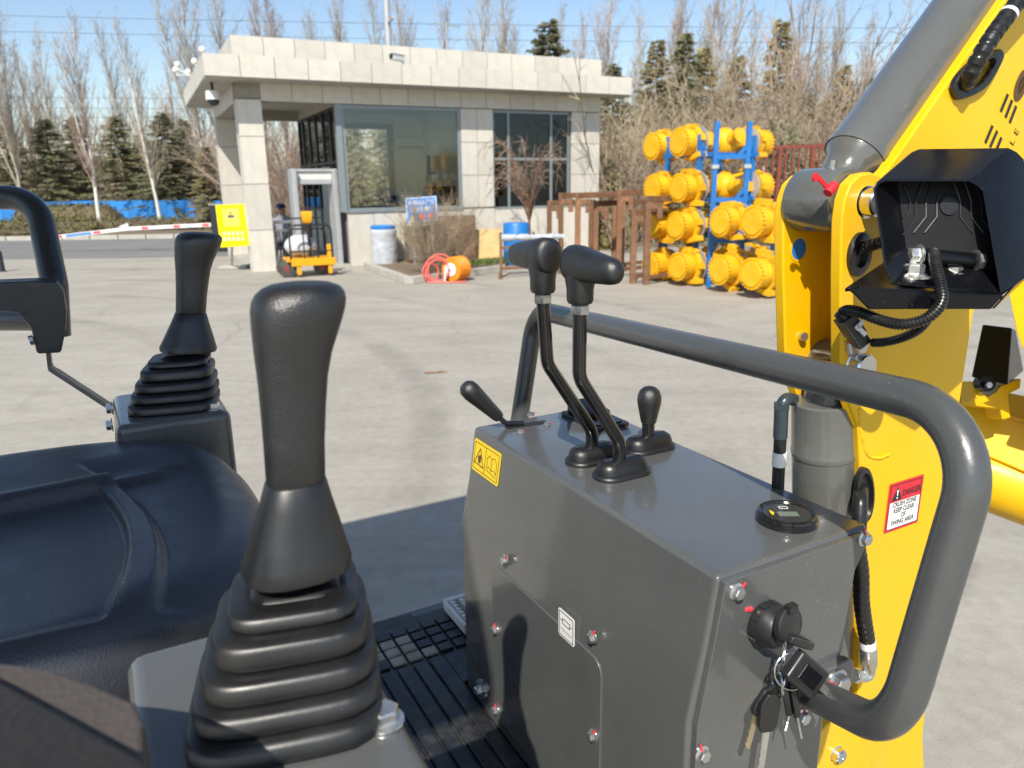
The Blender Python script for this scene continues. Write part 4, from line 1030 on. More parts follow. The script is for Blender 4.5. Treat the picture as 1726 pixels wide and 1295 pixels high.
# ================================================================== GUARD HOUSE
BY = rad(26)
BO = PZ(428, 460, 0)
GH = thing('guard_house', 'low pale stone guard house with big front windows and deep flat roof', 'guard house', BO, BY)
BU, BV = V(math.cos(BY), math.sin(BY), 0), V(-math.sin(BY), math.cos(BY), 0)
def B(u, v, z): return BO + BU * u + BV * v + E3 * z
rng = random.Random(7)
unit_tile = MB().box((0, 0, 0), (.5, .5, .5)).mesh('tile', smooth=0)
unit_tile.materials.append(M['tile'])
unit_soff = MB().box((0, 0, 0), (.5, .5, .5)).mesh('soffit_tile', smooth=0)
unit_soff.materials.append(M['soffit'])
def tile(c, size, par=GH, me=unit_tile, name='tile'):
    o = bpy.data.objects.new(name, me); COL.objects.link(o); o.parent = par
    o.location = c; o.scale = size; return o
GAP = .012
def tiles_u(u0, u1, v, z0, z1, n, thick=.03, rows=1, off=0.0):      # tiles on a face looking towards -v
    w = (u1 - u0) / n
    for r in range(rows):
        h = (z1 - z0) / rows
        for i in range(n):
            tile((u0 + w * (i + .5), v - thick / 2 + rng.uniform(-.003, .003), z0 + h * (r + .5)), (w - GAP, thick, h - GAP))
def tiles_v(u, v0, v1, z0, z1, n, thick=.03, rows=1, s=-1):          # tiles on a face looking towards s*u
    w = (v1 - v0) / n
    for r in range(rows):
        h = (z1 - z0) / rows
        for i in range(n):
            tile((u + s * thick / 2 + rng.uniform(-.003, .003), v0 + w * (i + .5), z0 + h * (r + .5)), (thick, w - GAP, h - GAP))
def core(lo, hi, m='joint', name='wall'):
    return MB().span(lo, hi).build(name, M[m], GH, local=True, smooth=0)
UL, UR, VF, VB = -.58, 8.92, -.60, 5.4
# roof: fascia band, setback parapet band, small rear parapet
core((UL + .03, VF + .03, 3.725), (UR - .03, VB, 4.10), name='roof')
tiles_u(UL, UR, VF + .03, 3.72, 4.115, 15)
tiles_v(UL + .03, VF, VB, 3.72, 4.115, 9)
tiles_v(UR - .03, VF, VB, 3.72, 4.115, 9, s=1)
core((.03, -.0, 4.10), (8.40, 4.9, 4.54), name='parapet')
tiles_u(0, 8.43, .0, 4.118, 4.555, 14)
tiles_v(.03, 0, 4.9, 4.118, 4.555, 8)
core((5.9, 3.0, 4.5), (7.6, 4.6, 5.0), name='parapet'); tiles_u(5.9, 7.6, 3.0, 4.56, 5.02, 3)
# soffit panels and beams
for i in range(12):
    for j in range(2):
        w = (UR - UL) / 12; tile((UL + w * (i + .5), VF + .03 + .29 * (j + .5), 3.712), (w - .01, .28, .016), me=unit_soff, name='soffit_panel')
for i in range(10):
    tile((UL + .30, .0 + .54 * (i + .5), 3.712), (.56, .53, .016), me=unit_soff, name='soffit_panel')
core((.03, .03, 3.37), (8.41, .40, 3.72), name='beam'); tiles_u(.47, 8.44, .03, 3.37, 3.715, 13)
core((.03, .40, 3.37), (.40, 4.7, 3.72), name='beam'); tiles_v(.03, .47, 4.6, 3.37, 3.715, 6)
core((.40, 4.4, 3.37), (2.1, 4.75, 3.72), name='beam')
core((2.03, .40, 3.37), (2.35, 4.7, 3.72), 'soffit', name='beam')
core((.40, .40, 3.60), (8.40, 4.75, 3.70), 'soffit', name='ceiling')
# columns
def column(u0, v0, w=.465, d=.465):
    core((u0 + .03, v0 + .03, 0), (u0 + w - .03, v0 + d - .03, 3.42), name='column')
    zs = [0, .86, 1.78, 2.70, 3.40 if v0 < 1 else 3.37]
    for a, b in zip(zs, zs[1:]):
        tile((u0 + w / 2, v0 + .015, (a + b) / 2), (w, .03, b - a - GAP)); tile((u0 + w / 2, v0 + d - .015, (a + b) / 2), (w, .03, b - a - GAP))
        tile((u0 + .015, v0 + d / 2, (a + b) / 2), (.03, d - .064, b - a - GAP)); tile((u0 + w - .015, v0 + d / 2, (a + b) / 2), (.03, d - .064, b - a - GAP))
column(0, 0); column(.0, 4.35)
# front wall
core((2.06, .05, 0), (8.41, .25, 1.15), name='wall')
tiles_u(2.05, 5.55, .05, 0, 1.17, 6); tiles_u(5.55, 8.44, .05, 0, 1.13, 5)
core((4.78, .05, 1.1), (5.52, .30, 3.38), name='wall'); tiles_u(4.75, 5.55, .05, 1.2, 3.36, 2, rows=3)
core((7.66, .05, 1.1), (8.41, .30, 3.38), name='wall'); tiles_u(7.63, 8.44, .05, 1.2, 3.36, 2, rows=3)
core((8.20, .30, 0), (8.41, 4.7, 3.6), 'tile', name='wall')
core((2.1, 4.5, 0), (2.35, 4.7, 3.6), 'plaster', name='wall'); core((4.52, 4.5, 0), (8.2, 4.7, 3.6), 'plaster', name='wall'); core((2.35, 4.5, 0), (4.52, 4.7, 1.1), 'plaster', name='wall'); core((2.35, 4.5, 3.32), (4.52, 4.7, 3.6), 'plaster', name='wall')
core((5.44, .30, 0), (5.52, 4.5, 3.6), 'plaster', name='partition')
core((2.1, .26, .01), (8.2, 4.5, .06), 'floor', name='floor')
core((.05, .05, .0), (2.05, 4.7, .05), 'kerb', name='floor')
core((2.04, .10, 1.15), (5.1, .30, 1.19), 'plaster', name='sill')
# windows
def window(u0, u1, z0, z1, v, bars_u=(), bars_z=(), glass='glass', fw=.07, name='window'):
    mb = MB()
    for a, b in ((u0, u0 + fw), (u1 - fw, u1)): mb.span((a, v, z0), (b, v + .08, z1))
    for a, b in ((z0, z0 + fw), (z1 - fw, z1)): mb.span((u0 + fw, v + .002, a), (u1 - fw, v + .078, b))
    for u in bars_u: mb.span((u - fw / 2, v + .004, z0 + fw), (u + fw / 2, v + .076, z1 - fw))
    for z in bars_z: mb.span((u0 + fw, v + .006, z - fw / 2), (u1 - fw, v + .074, z + fw / 2))
    w = mb.build('window', M['frame'], GH, local=True, smooth=0)
    us = [u0 + fw] + sorted(bars_u) + [u1 - fw]; zs = [z0 + fw] + sorted(bars_z) + [z1 - fw]
    for a, b in zip(us, us[1:]):
        for c, d in zip(zs, zs[1:]):
            MB().span((a, v + .038, c), (b, v + .044, d)).build('pane', M[glass], w, local=True, smooth=0)
    return w
window(2.05, 4.75, 1.18, 3.36, .04)
MB().span((2.05, -.01, 1.155), (4.75, .05, 1.20)).build('sill', M['frame'], GH, local=True, smooth=0)
window(5.55, 7.63, 1.13, 3.36, .10, (5.98, 7.12), (2.28,), 'dglass', .06)
MB().span((5.62, .25, 1.2), (7.55, .29, 3.3)).build('blind', M['acg'], GH, local=True, smooth=0)
# dark framed rear window seen through the front one
mb = MB()
for a, b in ((2.35, 2.45), (4.40, 4.56)): mb.span((a, 4.44, 1.1), (b, 4.54, 3.34))
mb.span((2.45, 4.442, 3.20), (4.40, 4.538, 3.34)); mb.span((2.45, 4.442, 1.1), (4.40, 4.538, 1.18))
mb.build('rear_window', M['darkframe'], GH, local=True, smooth=0)
# glazed side wall towards the gate passage
mb = MB(); vs = [.26, 1.0, 1.75, 2.5, 3.25, 4.0, 4.5]
for v in vs: mb.span((2.02, v - .035, .06), (2.09, v + .035, 3.37))
for z in (.06, 1.15, 2.2, 3.31): mb.span((2.03, .29, z), (2.08, 4.47, z + .06))
sw_ = mb.build('side_window', M['darkframe'], GH, local=True, smooth=0)
for a, b in zip(vs, vs[1:]):
    MB().span((2.052, a + .035, 1.2), (2.058, b - .035, 3.31)).build('pane', M['dglass'], sw_, local=True, smooth=0)
    MB().span((2.052, a + .035, .12), (2.058, b - .035, 1.15)).build('lower_panel', M['frame'], sw_, local=True, smooth=0)
MB().span((1.93, .0, 1.17), (2.05, .14, 3.37)).build('corner_post', M['frame'], GH, local=True, smooth=0)
# door leaf half open under the porch
mb = MB(); mb.span((1.985, 1.1, .06), (2.015, 2.0, 2.15)); mb.build('door', M['frame'], GH, local=True, smooth=0)
# things inside
AC = thing('air_conditioner', 'white air conditioner hung on the beige wall inside the guard house', 'air conditioner', B(5.02, 4.49, 2.85), BY + math.pi / 2)
mb = MB(); mb.span((-.22, -.42, -.15), (0, .42, .15)); mb.build('casing', M['white'], AC, local=True, bev=.03)
mb = MB(); mb.span((-.225, -.36, -.13), (-.2, .36, -.09)); mb.build('vent', M['darkframe'], AC, local=True)
MN = thing('monitor', 'black monitor on the desk behind the guard house window', 'monitor', B(4.75, 1.5, 1.0), BY)
mb = MB(); mb.span((-.42, -.03, .12), (.42, .03, .68)); mb.build('screen', M['darkframe'], MN, local=True, bev=.01)
mb = MB(); mb.span((-.04, -.02, .0), (.04, .02, .2)); mb.span((-.15, -.1, 0), (.15, .1, .02)); mb.build('stand', M['darkframe'], MN, local=True)
DK = thing('desk', 'dark desk standing behind the guard house window', 'desk', B(4.0, 1.1, .06), BY)
mb = MB(); mb.span((-.9, -.4, .88), (.95, .4, .93)); mb.build('top', M['acg'], DK, local=True)
for a in (-.85, .9):
    for b in (-.35, .35): MB().span((a - .03, b - .03, 0), (a + .03, b + .03, .88)).build('leg', M['acg'], DK, local=True)

# roof furniture
def cctv(name, label, P, d, drop=False):
    t = thing(name, label, 'camera', P, 0)
    d = unit(np.asarray(d, float)); mb = MB(); mb.bar(P + E3 * .12, P + E3 * .12 + d * .34, .11, .11); mb.bar(P + E3 * .185 - d * .02, P + E3 * .185 + d * .40, .14, .02); mb.build('housing', M['camw'], t, bev=.01)
    MB().tube([P - E3 * (-.3 if drop else .02), P + E3 * .06, P + E3 * .1 + d * .1], .025, 8).build('bracket', M['camw'], t)
    MB().lathe([(0, 0), (.045, 0), (.045, .02), (0, .02)], P + E3 * .12 + d * .34, d, 12).build('lens', M['darkframe'], t)
    return t
cctv('security_camera', 'white bullet camera on the roof edge next to the tall pole', B(3.35, -.32, 4.14), -BU * .9 - BV * .5)
PL = thing('roof_pole', 'tall pale pole rising from the guard house roof', 'pole', B(3.35, .6, 4.5))
MB().lathe([(.07, 0), (.07, 1.2), (.05, 1.22), (.045, 3.2), (0, 3.2)], B(3.35, .6, 4.5), E3, 14).build('tube', M['pole'], PL)
MB().bar(B(3.35, .55, 5.1), B(3.35, .2, 5.15), .05, .05).build('arm', M['pole'], PL)
AN = thing('antenna', 'thin television antenna standing on the roof behind the parapet', 'antenna', B(4.95, 1.2, 4.54))
mb = MB(); mb.tube([B(4.95, 1.2, 4.5), B(4.95, 1.2, 5.35)], .02, 8); mb.build('mast', M['pole'], AN)
mb = MB(); mb.tube([B(4.6, 1.2, 5.30), B(5.3, 1.2, 5.28)], .012, 6)
for k in range(5): mb.tube([B(4.65 + k * .15, .95, 5.3), B(4.65 + k * .15, 1.45, 5.3)], .006, 5)
mb.tube([B(4.95, 1.2, 5.1), B(4.7, 1.2, 4.56)], .008, 5); mb.build('rods', M['pole'], AN)
fl = thing('globe_lamp', 'cluster of round cream lamps on brackets at the roof corner', 'lamp', B(-.62, .4, 4.1))
for x, y, d, v in ((299, 109, 18.2, 2.6), (296, 118, 18.0, 2.4), (317, 122, 17.6, 2.0), (328, 104, 16.6, 1.1), (341, 84, 15.8, .2)):
    g = MB().ball(PD(x, y, d), .075, 14).build('globe', M['globe'], fl, smooth=180)
    MB().tube([PD(x, y, d), PD(x + 3, y + 9, d), B(-.56, v, 4.10)], .014, 6).build('bracket', M['globe'], g)
dm = thing('dome_camera', 'dome camera hanging under the left end of the guard house roof', 'camera', B(-.40, -.1, 3.7))
MB().tube([B(-.40, .2, 3.70), B(-.40, .2, 3.52)], .03, 8).build('stem', M['darkframe'], dm)
MB().lathe([(.06, .18), (.13, .16), (.14, 0), (.12, 0), (0, 0)], B(-.40, .2, 3.38), E3, 16).build('housing', M['camw'], dm)
MB().ball(B(-.40, .2, 3.38), .115, 14).build('dome', M['darkframe'], dm, smooth=180)

# ================================================================== PORCH AND YARD THINGS
# walk-through metal detector gate
gx = PZ(505, 451, 0); gy_ = PZ(571, 447, 0); gd = unit(gy_ - gx); gn = np.cross(E3, gd); gl = np.linalg.norm(gy_ - gx)
GT = thing('metal_detector_gate', 'pale grey walk-through detector gate standing beside the glazed porch', 'gate', gx)
gh = 2.08
for s in (0, 1):
    c = gx + gd * gl * s; mb = MB(); mb.box(c + E3 * gh / 2, (.055, .27, gh / 2), (gd, gn, E3)); mb.build('side_panel', M['pole'], GT, bev=.02)
mb = MB(); mb.box((gx + gy_) / 2 + E3 * (gh - .03), (gl / 2 + .05, .16, .03), (gd, gn, E3)); mb.box((gx + gy_) / 2 + E3 * (gh - .27), (gl / 2 - .06, .15, .05), (gd, gn, E3)); mb.build('header', M['pole'], GT, bev=.01)
mb = MB(); mb.box((gx + gy_) / 2 + E3 * (gh - .14), (gl / 2 - .06, .12, .075), (gd, gn, E3)); mb.build('control_unit', M['shedw'], GT)
# yellow notice board leaning at the column
sp = PZ(392, 452, 0)
sd = unit(V(1, .12, 0)); 
SG = thing('notice_board', 'bright yellow notice board on a post in front of the left column', 'sign', sp)
sc4 = [PD(363, 346, 15.6), PD(411, 344, 15.6), PD(420, 414, 15.55), PD(372, 417, 15.55)]
mb = MB(); mb.prism(sc4, FW * .03); mb.build('panel', M['ysign'], SG)
x_, y_ = unit(sc4[1] - sc4[0]), unit(sc4[0] - sc4[3]); nn = np.cross(x_, y_); o_ = sum(sc4) / 4
frs = (x_, y_, nn)
solid('notice_sheet', o_, frs, [(-.17, -.02), (.17, -.02), (.17, .36), (-.17, .36)], M['label_y'], SG, t=.002, off=.003)
mk = MB(); mk.ball(o_ + y_ * .26 + nn * .006, .03, 8, (1, .3, 1)); mk.box(o_ + y_ * .19 + nn * .006, (.07, .035, .003), frs); mk.build('pictogram', M['ink'], SG)
for r, cnt in ((-.17, 5), (-.29, 5)):
    mk = MB()
    for k in range(cnt):
        cx = -.19 + k * .095
        for (a, b, c, d) in ((0, .03, .03, .004), (0, 0, .032, .004), (0, -.03, .026, .004), (0, 0, .004, .034), (-.02, -.012, .004, .02)): mk.box(o_ + x_ * (cx + a) + y_ * (r + b) + nn * .004, (c, d, .001), frs)
    mk.build('notice_lettering', M['label_w'], SG)
MB().tube([sp - V(.02, 0, 0), PD(391, 416, 15.62)], .025, 8).build('post', M['pole'], SG)
MB().span(sp + V(-.25, -.16, 0), sp + V(.35, .16, .06)).build('base_slab', M['kerb'], SG, bev=.01)
# barrier machine and arm
bb = PZ(376, 424, 0)
BM_ = thing('barrier', 'white and red striped vehicle barrier arm with dark grey drive cabinet', 'barrier', bb)
tp_ = PD(352, 345, depth(bb))
MB().span(bb + V(-.17, -.2, 0), V(bb[0] + .17, bb[1] + .2, tp_[2] - .02)).build('cabinet', M['darkframe'], BM_, bev=.02)
MB().span(V(bb[0] - .19, bb[1] - .22, tp_[2] - .02), V(bb[0] + .19, bb[1] + .22, tp_[2] + .03)).build('cabinet_lid', M['frame'], BM_, bev=.01)
db = depth(bb)
seg_ = [PD(356, 379, db - .25), PD(214, 386, db + .1), PD(60, 404, db + .4)]
arm_ = MB(); arm_.bar(seg_[0], seg_[1] , .05, .10); arm_.bar(seg_[1], seg_[2], .05, .10); 
a_ = arm_.build('arm', M['white'], BM_, bev=.01)
mb = MB(); mb.prism([seg_[1] + V(-.25, -.03, .05), seg_[1] + V(.05, -.03, .05), seg_[1] + V(.06, -.03, .16)], V(0, .06, 0)); mb.build('hinge_plate', M['white'], a_)
for (p, q, f0, f1, m) in ((0, 1, .02, .10, 'red'), (0, 1, .36, .44, 'red'), (0, 1, .74, .82, 'red'), (1, 2, .28, .36, 'red'), (1, 2, .38, .66, 'bluesign'), (1, 2, .70, .80, 'red')):
    P, Q = seg_[p], seg_[q]; MB().bar(P + (Q - P) * f0, P + (Q - P) * f1, .054, .06).build('stripe', M[m], a_)
# turnstile rail with steel frame
r0, r1 = PZ(466, 452, 0), PZ(502, 449, 0)
TR = thing('turnstile_rail', 'stainless pedestrian rail with dark bars between column and detector gate', 'railing', r0)
mb = MB(); mb.box((r0 + r1) / 2 + E3 * .98, (np.linalg.norm(r1 - r0) / 2 + .03, .14, .03), (unit(r1 - r0), np.cross(E3, unit(r1 - r0)), E3)); mb.build('top', M['stainless'], TR, bev=.01)
mb = MB()
for z in (.12, .80): mb.bar(r0 + E3 * z, r1 + E3 * z, .04, .04)
mb.bar(r0, r0 + E3 * .96, .06, .06); mb.bar(r1, r1 + E3 * .96, .06, .06); mb.build('frame', M['stainless'], TR)
for k in range(1, 7): MB().bar(r0 + (r1 - r0) * k / 7 + E3 * .1, r0 + (r1 - r0) * k / 7 + E3 * .8, .02, .02).build('bar', M['darkframe'], TR)
# yellow cart
cc = PZ(524, 464, 0); ca = rad(24)
CT = thing('hand_cart', 'small yellow powered hand cart with black loop rails and white sack', 'cart', cc, ca)
def L(*a, **k): return MB()
mb = MB(); mb.span((-.48, -.30, .30), (.40, .30, .36)); mb.span((-.40, -.36, .22), (.45, -.30, .36)); mb.span((-.30, -.34, .05), (-.22, -.28, .24)); mb.span((.30, -.34, .05), (.38, -.28, .62)); mb.build('chassis', M['cart'], CT, local=True, bev=.012)
mb = MB(); mb.tube(fillet([V(-.40, -.33, .34), V(-.40, -.33, 1.0), V(.40, -.33, 1.0), V(.40, -.33, .34)], .14, 6), .020, 8); mb.tube([V(-.40, -.33, .50), V(.40, -.33, .50)], .016, 8)
for u in (-.14, .12): mb.tube([V(u, -.33, .35), V(u, -.33, 1.0)], .014, 8)
mb.build('loop_rail', M['cartblk'], CT, local=True)
mb = MB(); mb.tube(fillet([V(-.40, .28, .34), V(-.40, .28, .9), V(.40, .28, .9), V(.40, .28, .34)], .14, 6), .018, 8); mb.tube([V(.40, -.33, .62), V(.40, .28, .55)], .016, 8); mb.build('loop_rail', M['cartblk'], CT, local=True)
mb = MB(); mb.tube([V(.02, .0, .3), V(.02, -.05, 1.12)], .035, 10); mb.tube([V(-.3, -.05, 1.12), V(.36, -.05, 1.12)], .014, 8); mb.build('steering_column', M['cartblk'], CT, local=True)
mb = MB(); mb.loft([[V(x * w, y * w * .7 - .06, z) for x, y in ((-1, -1), (1, -1), (1, 1), (-1, 1))] for z, w in ((1.02, .06), (1.06, .09), (1.22, .11), (1.25, .09))]); mb.build('control_head', M['cart'], CT, local=True, bev=.015)
for x, y in ((-.46, -.18), (.22, -.1), (-.46, .2), (.32, .2)):
    mb = MB(); mb.lathe([(0, -.05), (.13, -.05), (.17, -.035), (.17, .035), (.13, .05), (0, .05)], V(x, y, .17), V(.25, 1, 0) if x < 0 else V(0, 1, 0), 18); w_ = mb.build('wheel', M['tyre'], CT, local=True)
    mb = MB(); mb.lathe([(0, -.054), (.075, -.054), (.075, .054), (0, .054)], V(x, y, .17), V(0, 1, 0), 12); mb.build('rim', M['redrust'], w_, local=True)
SK = thing('sack', 'crumpled white sack lying on the yellow hand cart', 'sack', cc + V(-.12, .1, .37), ca)
mb = MB(); rr_ = random.Random(3)
mb.ball((-.06, 0, .2), .27, 16, (1.15, .8, .8)); mb.v = [(x + rr_.uniform(-.03, .03), y + rr_.uniform(-.03, .03), max(0, z + rr_.uniform(-.03, .03))) for x, y, z in mb.v]; mb.build('bag', M['bag'], SK, local=True, smooth=180)
# wrapped barrel by the wall
bp_ = PZ(649, 449, 0)
BR = thing('wrapped_barrel', 'blue barrel wrapped in clear plastic bag in front of the guard house wall', 'barrel', bp_)
prof_ = [(0, 0), (.27, 0), (.285, .05), (.27, .15), (.29, .22), (.272, .33), (.29, .42), (.275, .52), (.285, .62), (.29, .70), (.30, .76), (.285, .80), (.25, .80), (.25, .70), (0, .70)]
mb = MB(); mb.lathe(prof_, (0, 0, 0), E3, 24); mb.v = [(x * (1 + .03 * math.sin(9 * z + 5 * math.atan2(y, x))), y * (1 + .03 * math.sin(7 * z + 4 * math.atan2(y, x))), z) for x, y, z in mb.v]; mb.build('wrapping', M['wrap'], BR, local=True, smooth=70)
mb = MB(); mb.lathe([(.26, .72), (.275, .86), (.26, .88), (.235, .86), (.235, .72), (0, .74)], (0, 0, 0), E3, 24); mb.build('drum', M['bluebin'], BR, local=True)
# planter: kerb stones and soil
kpts = [(618, 453), (690, 480), (700, 476), (850, 458)]
kw = [PZ(*p, 0) for p in kpts]
bed = MB(); bedp = [PZ(622, 452, .0), PZ(690, 477, .0), PZ(850, 456, .0), PZ(858, 440, 0), PZ(700, 441, 0)]
bed.prism([V(p[0], p[1], .004) for p in bedp], E3 * .07); ob_ = bed.build('planting_bed', M['soil'], smooth=0); ob_['kind'] = 'structure'
KB = thing('planter_kerb', 'low concrete kerb edging the planting bed before the guard house', 'kerb', kw[0])
for p, q in ((kw[0], kw[1]), (kw[1], kw[3])):
    n_ = max(2, int(np.linalg.norm(q - p) / .9))
    for k in range(n_):
        a, b = p + (q - p) * (k + .02) / n_, p + (q - p) * (k + .98) / n_
        MB().bar(a + E3 * .07, b + E3 * .07, .14, .14).build('kerb_stone', M['kerb'], KB, bev=.012)
# blue sign
sq_ = [PD(683, 334, 15.6), PD(736, 330, 15.6), PD(738, 373, 15.6), PD(686, 376, 15.6)]
bx_, by_ = unit(sq_[1] - sq_[0]), unit(sq_[0] - sq_[3]); bn_ = np.cross(bx_, by_); so = sum(sq_) / 4; sw2, sh2 = np.linalg.norm(sq_[1] - sq_[0]) / 2, np.linalg.norm(sq_[0] - sq_[3]) / 2
BS = thing('blue_sign', 'blue sign with white Chinese writing and warning symbols behind the bare shrub', 'sign', PZ(700, 455, 0))
frb = (bx_, by_, bn_)
MB().box(so, (sw2, sh2, .012), frb).build('panel', M['bluesign'], BS)
strokes('border', so, frb, [[(-sw2 * .95, sh2 * .93), (sw2 * .95, sh2 * .93), (sw2 * .95, -sh2 * .93), (-sw2 * .95, -sh2 * .93), (-sw2 * .95, sh2 * .93)]], .012, M['label_w'], BS, t=.001, off=.013)
text('lettering', '\u8f66\u8f86\u8fdb\u5165\u5382\u533a', so + by_ * sh2 * .52 + bn_ * .014, bx_, by_, .108, M['label_w'], BS, sx=.86)
text('lettering', '\u8bf7\u6ce8\u610f\u6162\u884c', so + by_ * sh2 * -.02 + bn_ * .014, bx_, by_, .108, M['label_w'], BS, sx=.9)
solid('triangle', so, frb, [(-sw2 * .80, -sh2 * .85), (-sw2 * .38, -sh2 * .85), (-sw2 * .59, -sh2 * .38)], M['label_y'], BS, t=.001, off=.013)
for dx in (.0, .55):
    c_ = so + bx_ * sw2 * (.02 + dx) - by_ * sh2 * .6 + bn_ * .013
    mb = MB(); mb.lathe([(0, 0), (.065, 0), (.065, .001), (0, .001)], c_, bn_, 20); mb.build('roundel', M['label_w'], BS)
    mb = MB(); mb.lathe([(.052, 0), (.066, 0), (.066, .002), (.052, .002)], c_, bn_, 20); mb.build('roundel_ring', M['red'], BS)
for s in (-.6, .6): MB().tube([so + bx_ * sw2 * s - by_ * sh2 - bn_ * .02, so + bx_ * sw2 * s - E3 * (so[2]) - bn_ * .02], .02, 8).build('post', M['pole'], BS)
# old outdoor unit standing behind the shrub
ou = PZ(718, 447, 0)
OU = thing('outdoor_unit', 'rusty outdoor air unit behind the dry shrub by the wall', 'air conditioner', ou, BY)
MB().span((-.42, -.16, .12), (.42, .16, .85)).build('casing', M['acg'], OU, local=True, bev=.01)
for k in range(9): MB().span((-.36, -.175, .2 + k * .065), (.10, -.16, .225 + k * .065)).build('slat', M['shedw'], OU, local=True)
MB().span((-.4, -.14, 0), (-.34, .14, .12)).span((.34, -.14, 0), (.4, .14, .12)).build('foot', M['rust'], OU, local=True)
cb = PZ(768, 444, 0)
CB = thing('rusty_cabinet', 'brown rusty cabinet standing behind the shrub beside the plywood', 'cabinet', cb, BY)
MB().span((-.45, -.15, .1), (.45, .2, 1.05)).build('body', M['acg'], CB, local=True, bev=.01); MB().span((-.46, -.17, .06), (.46, .21, .11)).build('shelf', M['rust'], CB, local=True)
MB().span((-.43, -.165, .14), (-.02, -.15, 1.0)).build('door', M['rust'], CB, local=True); MB().span((.02, -.165, .14), (.43, -.15, 1.0)).build('door', M['rust'], CB, local=True)
# leaning board
q_ = [PZ(672, 447, 0), PD(668, 408, 15.9), PD(700, 441, 15.5)]
# plywood sheets
pw = [PZ(790, 441, 0), PZ(846, 440, 0)]
PY = thing('plywood_sheets', 'two plywood sheets standing against the guard house wall', 'plywood', pw[0])
pd_ = unit(pw[1] - pw[0]); hh = .72
for k, (s0, s1) in enumerate(((0, .48), (.40, 1.0))):
    a, b = pw[0] + (pw[1] - pw[0]) * s0, pw[0] + (pw[1] - pw[0]) * s1; nrm = np.cross(pd_, E3)
    mb = MB(); mb.prism([a + nrm * (.10 + .03 * k), b + nrm * (.10 + .03 * k), b + E3 * (hh + .02 * k) - nrm * .02, a + E3 * hh - nrm * .02], -nrm * .02); mb.build('sheet', M['ply'], PY, smooth=0)
# blue barrel
bp2 = PZ(871, 446, 0)
BB = thing('blue_barrel', 'plain blue plastic barrel by the small weeping tree', 'barrel', bp2)
mb = MB(); mb.lathe([(0, 0), (.26, 0), (.285, .03), (.29, .28), (.30, .30), (.29, .32), (.29, .58), (.30, .60), (.29, .62), (.285, .86), (.26, .90), (0, .89)], (0, 0, 0), E3, 24); mb.build('body', M['bluebin'], BB, local=True)
# wrapped pipe on rusty stand
pp = [PZ(845, 468, 0), PZ(948, 462, 0)]
PR = thing('wrapped_pipe', 'horizontal pipe wrapped in white foil on rusty supports before the blue barrel', 'pipe', pp[0])
ra_, rb_ = pp[0] + E3 * .74, pp[1] + E3 * .72
pts_ = [ra_ + (rb_ - ra_) * k / 24 for k in range(25)]; rp_ = random.Random(5)
mb = MB(); mb.tube(pts_, [.055 + rp_.uniform(-.012, .016) for _ in pts_], 10); mb.build('wrapped_tube', M['wrap'], PR)
for f in (0, .52, .98):
    p_ = ra_ + (rb_ - ra_) * f; mb = MB(); mb.bar(V(p_[0], p_[1], 0), p_ + E3 * .1, .05, .05); mb.build('support', M['rust'], PR)
mb = MB(); mb.tube([pp[0] + E3 * .18, pp[1] + E3 * .16], .03, 8); mb.bar(pp[0] + E3 * .55, pp[1] + E3 * .55, .03, .05); mb.build('lower_rail', M['rust'], PR)
mb = MB(); mb.bar(pp[0] + V(-.02, -.3, .0) + E3 * .03, pp[0] + V(-.02, .3, .03), .06, .06); mb.build('foot', M['rust'], PR)
# hoses and reel
hc = PZ(735, 476, 0)
HC = thing('hose_coil', 'loose coil of pink hose leaning in front of the planting bed', 'hose', hc)
rh = random.Random(2)
for k in range(4):
    t_ = rad(rh.uniform(50, 85)); az = rad(rh.uniform(-40, 40)); r_ = .16 + .03 * k
    xx = V(math.cos(az), math.sin(az), 0); yy = -xx[1] * V(1, 0, 0) * math.cos(t_) + xx[0] * V(0, 1, 0) * math.cos(t_) + E3 * math.sin(t_); c_ = hc + V(rh.uniform(-.1, .12), rh.uniform(-.05, .1), r_ * math.sin(t_) + .03)
    mb = MB(); mb.tube([c_ + (xx * math.cos(a) + yy * math.sin(a)) * r_ for a in np.linspace(0, 2 * math.pi, 25)], .018, 7, False); mb.build('loop', M['hose'], HC)
mb = MB(); mb.tube([hc + V(-.15, -.1, .018), hc + V(.3, -.2, .018), hc + V(.55, -.1, .018)], .018, 7); mb.build('loose_end', M['hose'], HC)
oc_ = PZ(770, 474, 0)
OR = thing('hose_reel', 'orange hose reel lying on its side next to the pink hose', 'reel', oc_)
ax_ = unit(V(.55, .8, 0)); mb = MB(); mb.lathe([(0, -.16), (.21, -.16), (.225, -.14), (.20, -.12), (.205, .1), (.225, .14), (.22, .16), (0, .16)], oc_ + E3 * .225, ax_, 24); mb.build('drum', M['orange'], OR)
for k in range(6): mb = MB(); c_ = oc_ + E3 * .225 + ax_ * (-.09 + k * .04); x1, y1, z1 = frame(ax_); mb.tube([c_ + (x1 * math.cos(a) + y1 * math.sin(a)) * .207 for a in np.linspace(0, 2 * math.pi, 25)], .018, 6, False); mb.build('hose_turn', M['orange'], OR)
mb = MB(); mb.tube([oc_ + E3 * .225 - ax_ * .17, oc_ + V(-.18, -.25, .3), oc_ + V(-.2, -.2, .02)], .018, 6); mb.lathe([(.05, -.175), (.12, -.175), (.12, -.165), (.05, -.165)], oc_ + E3 * .225, ax_, 18); mb.build('crank', M['white'], OR)
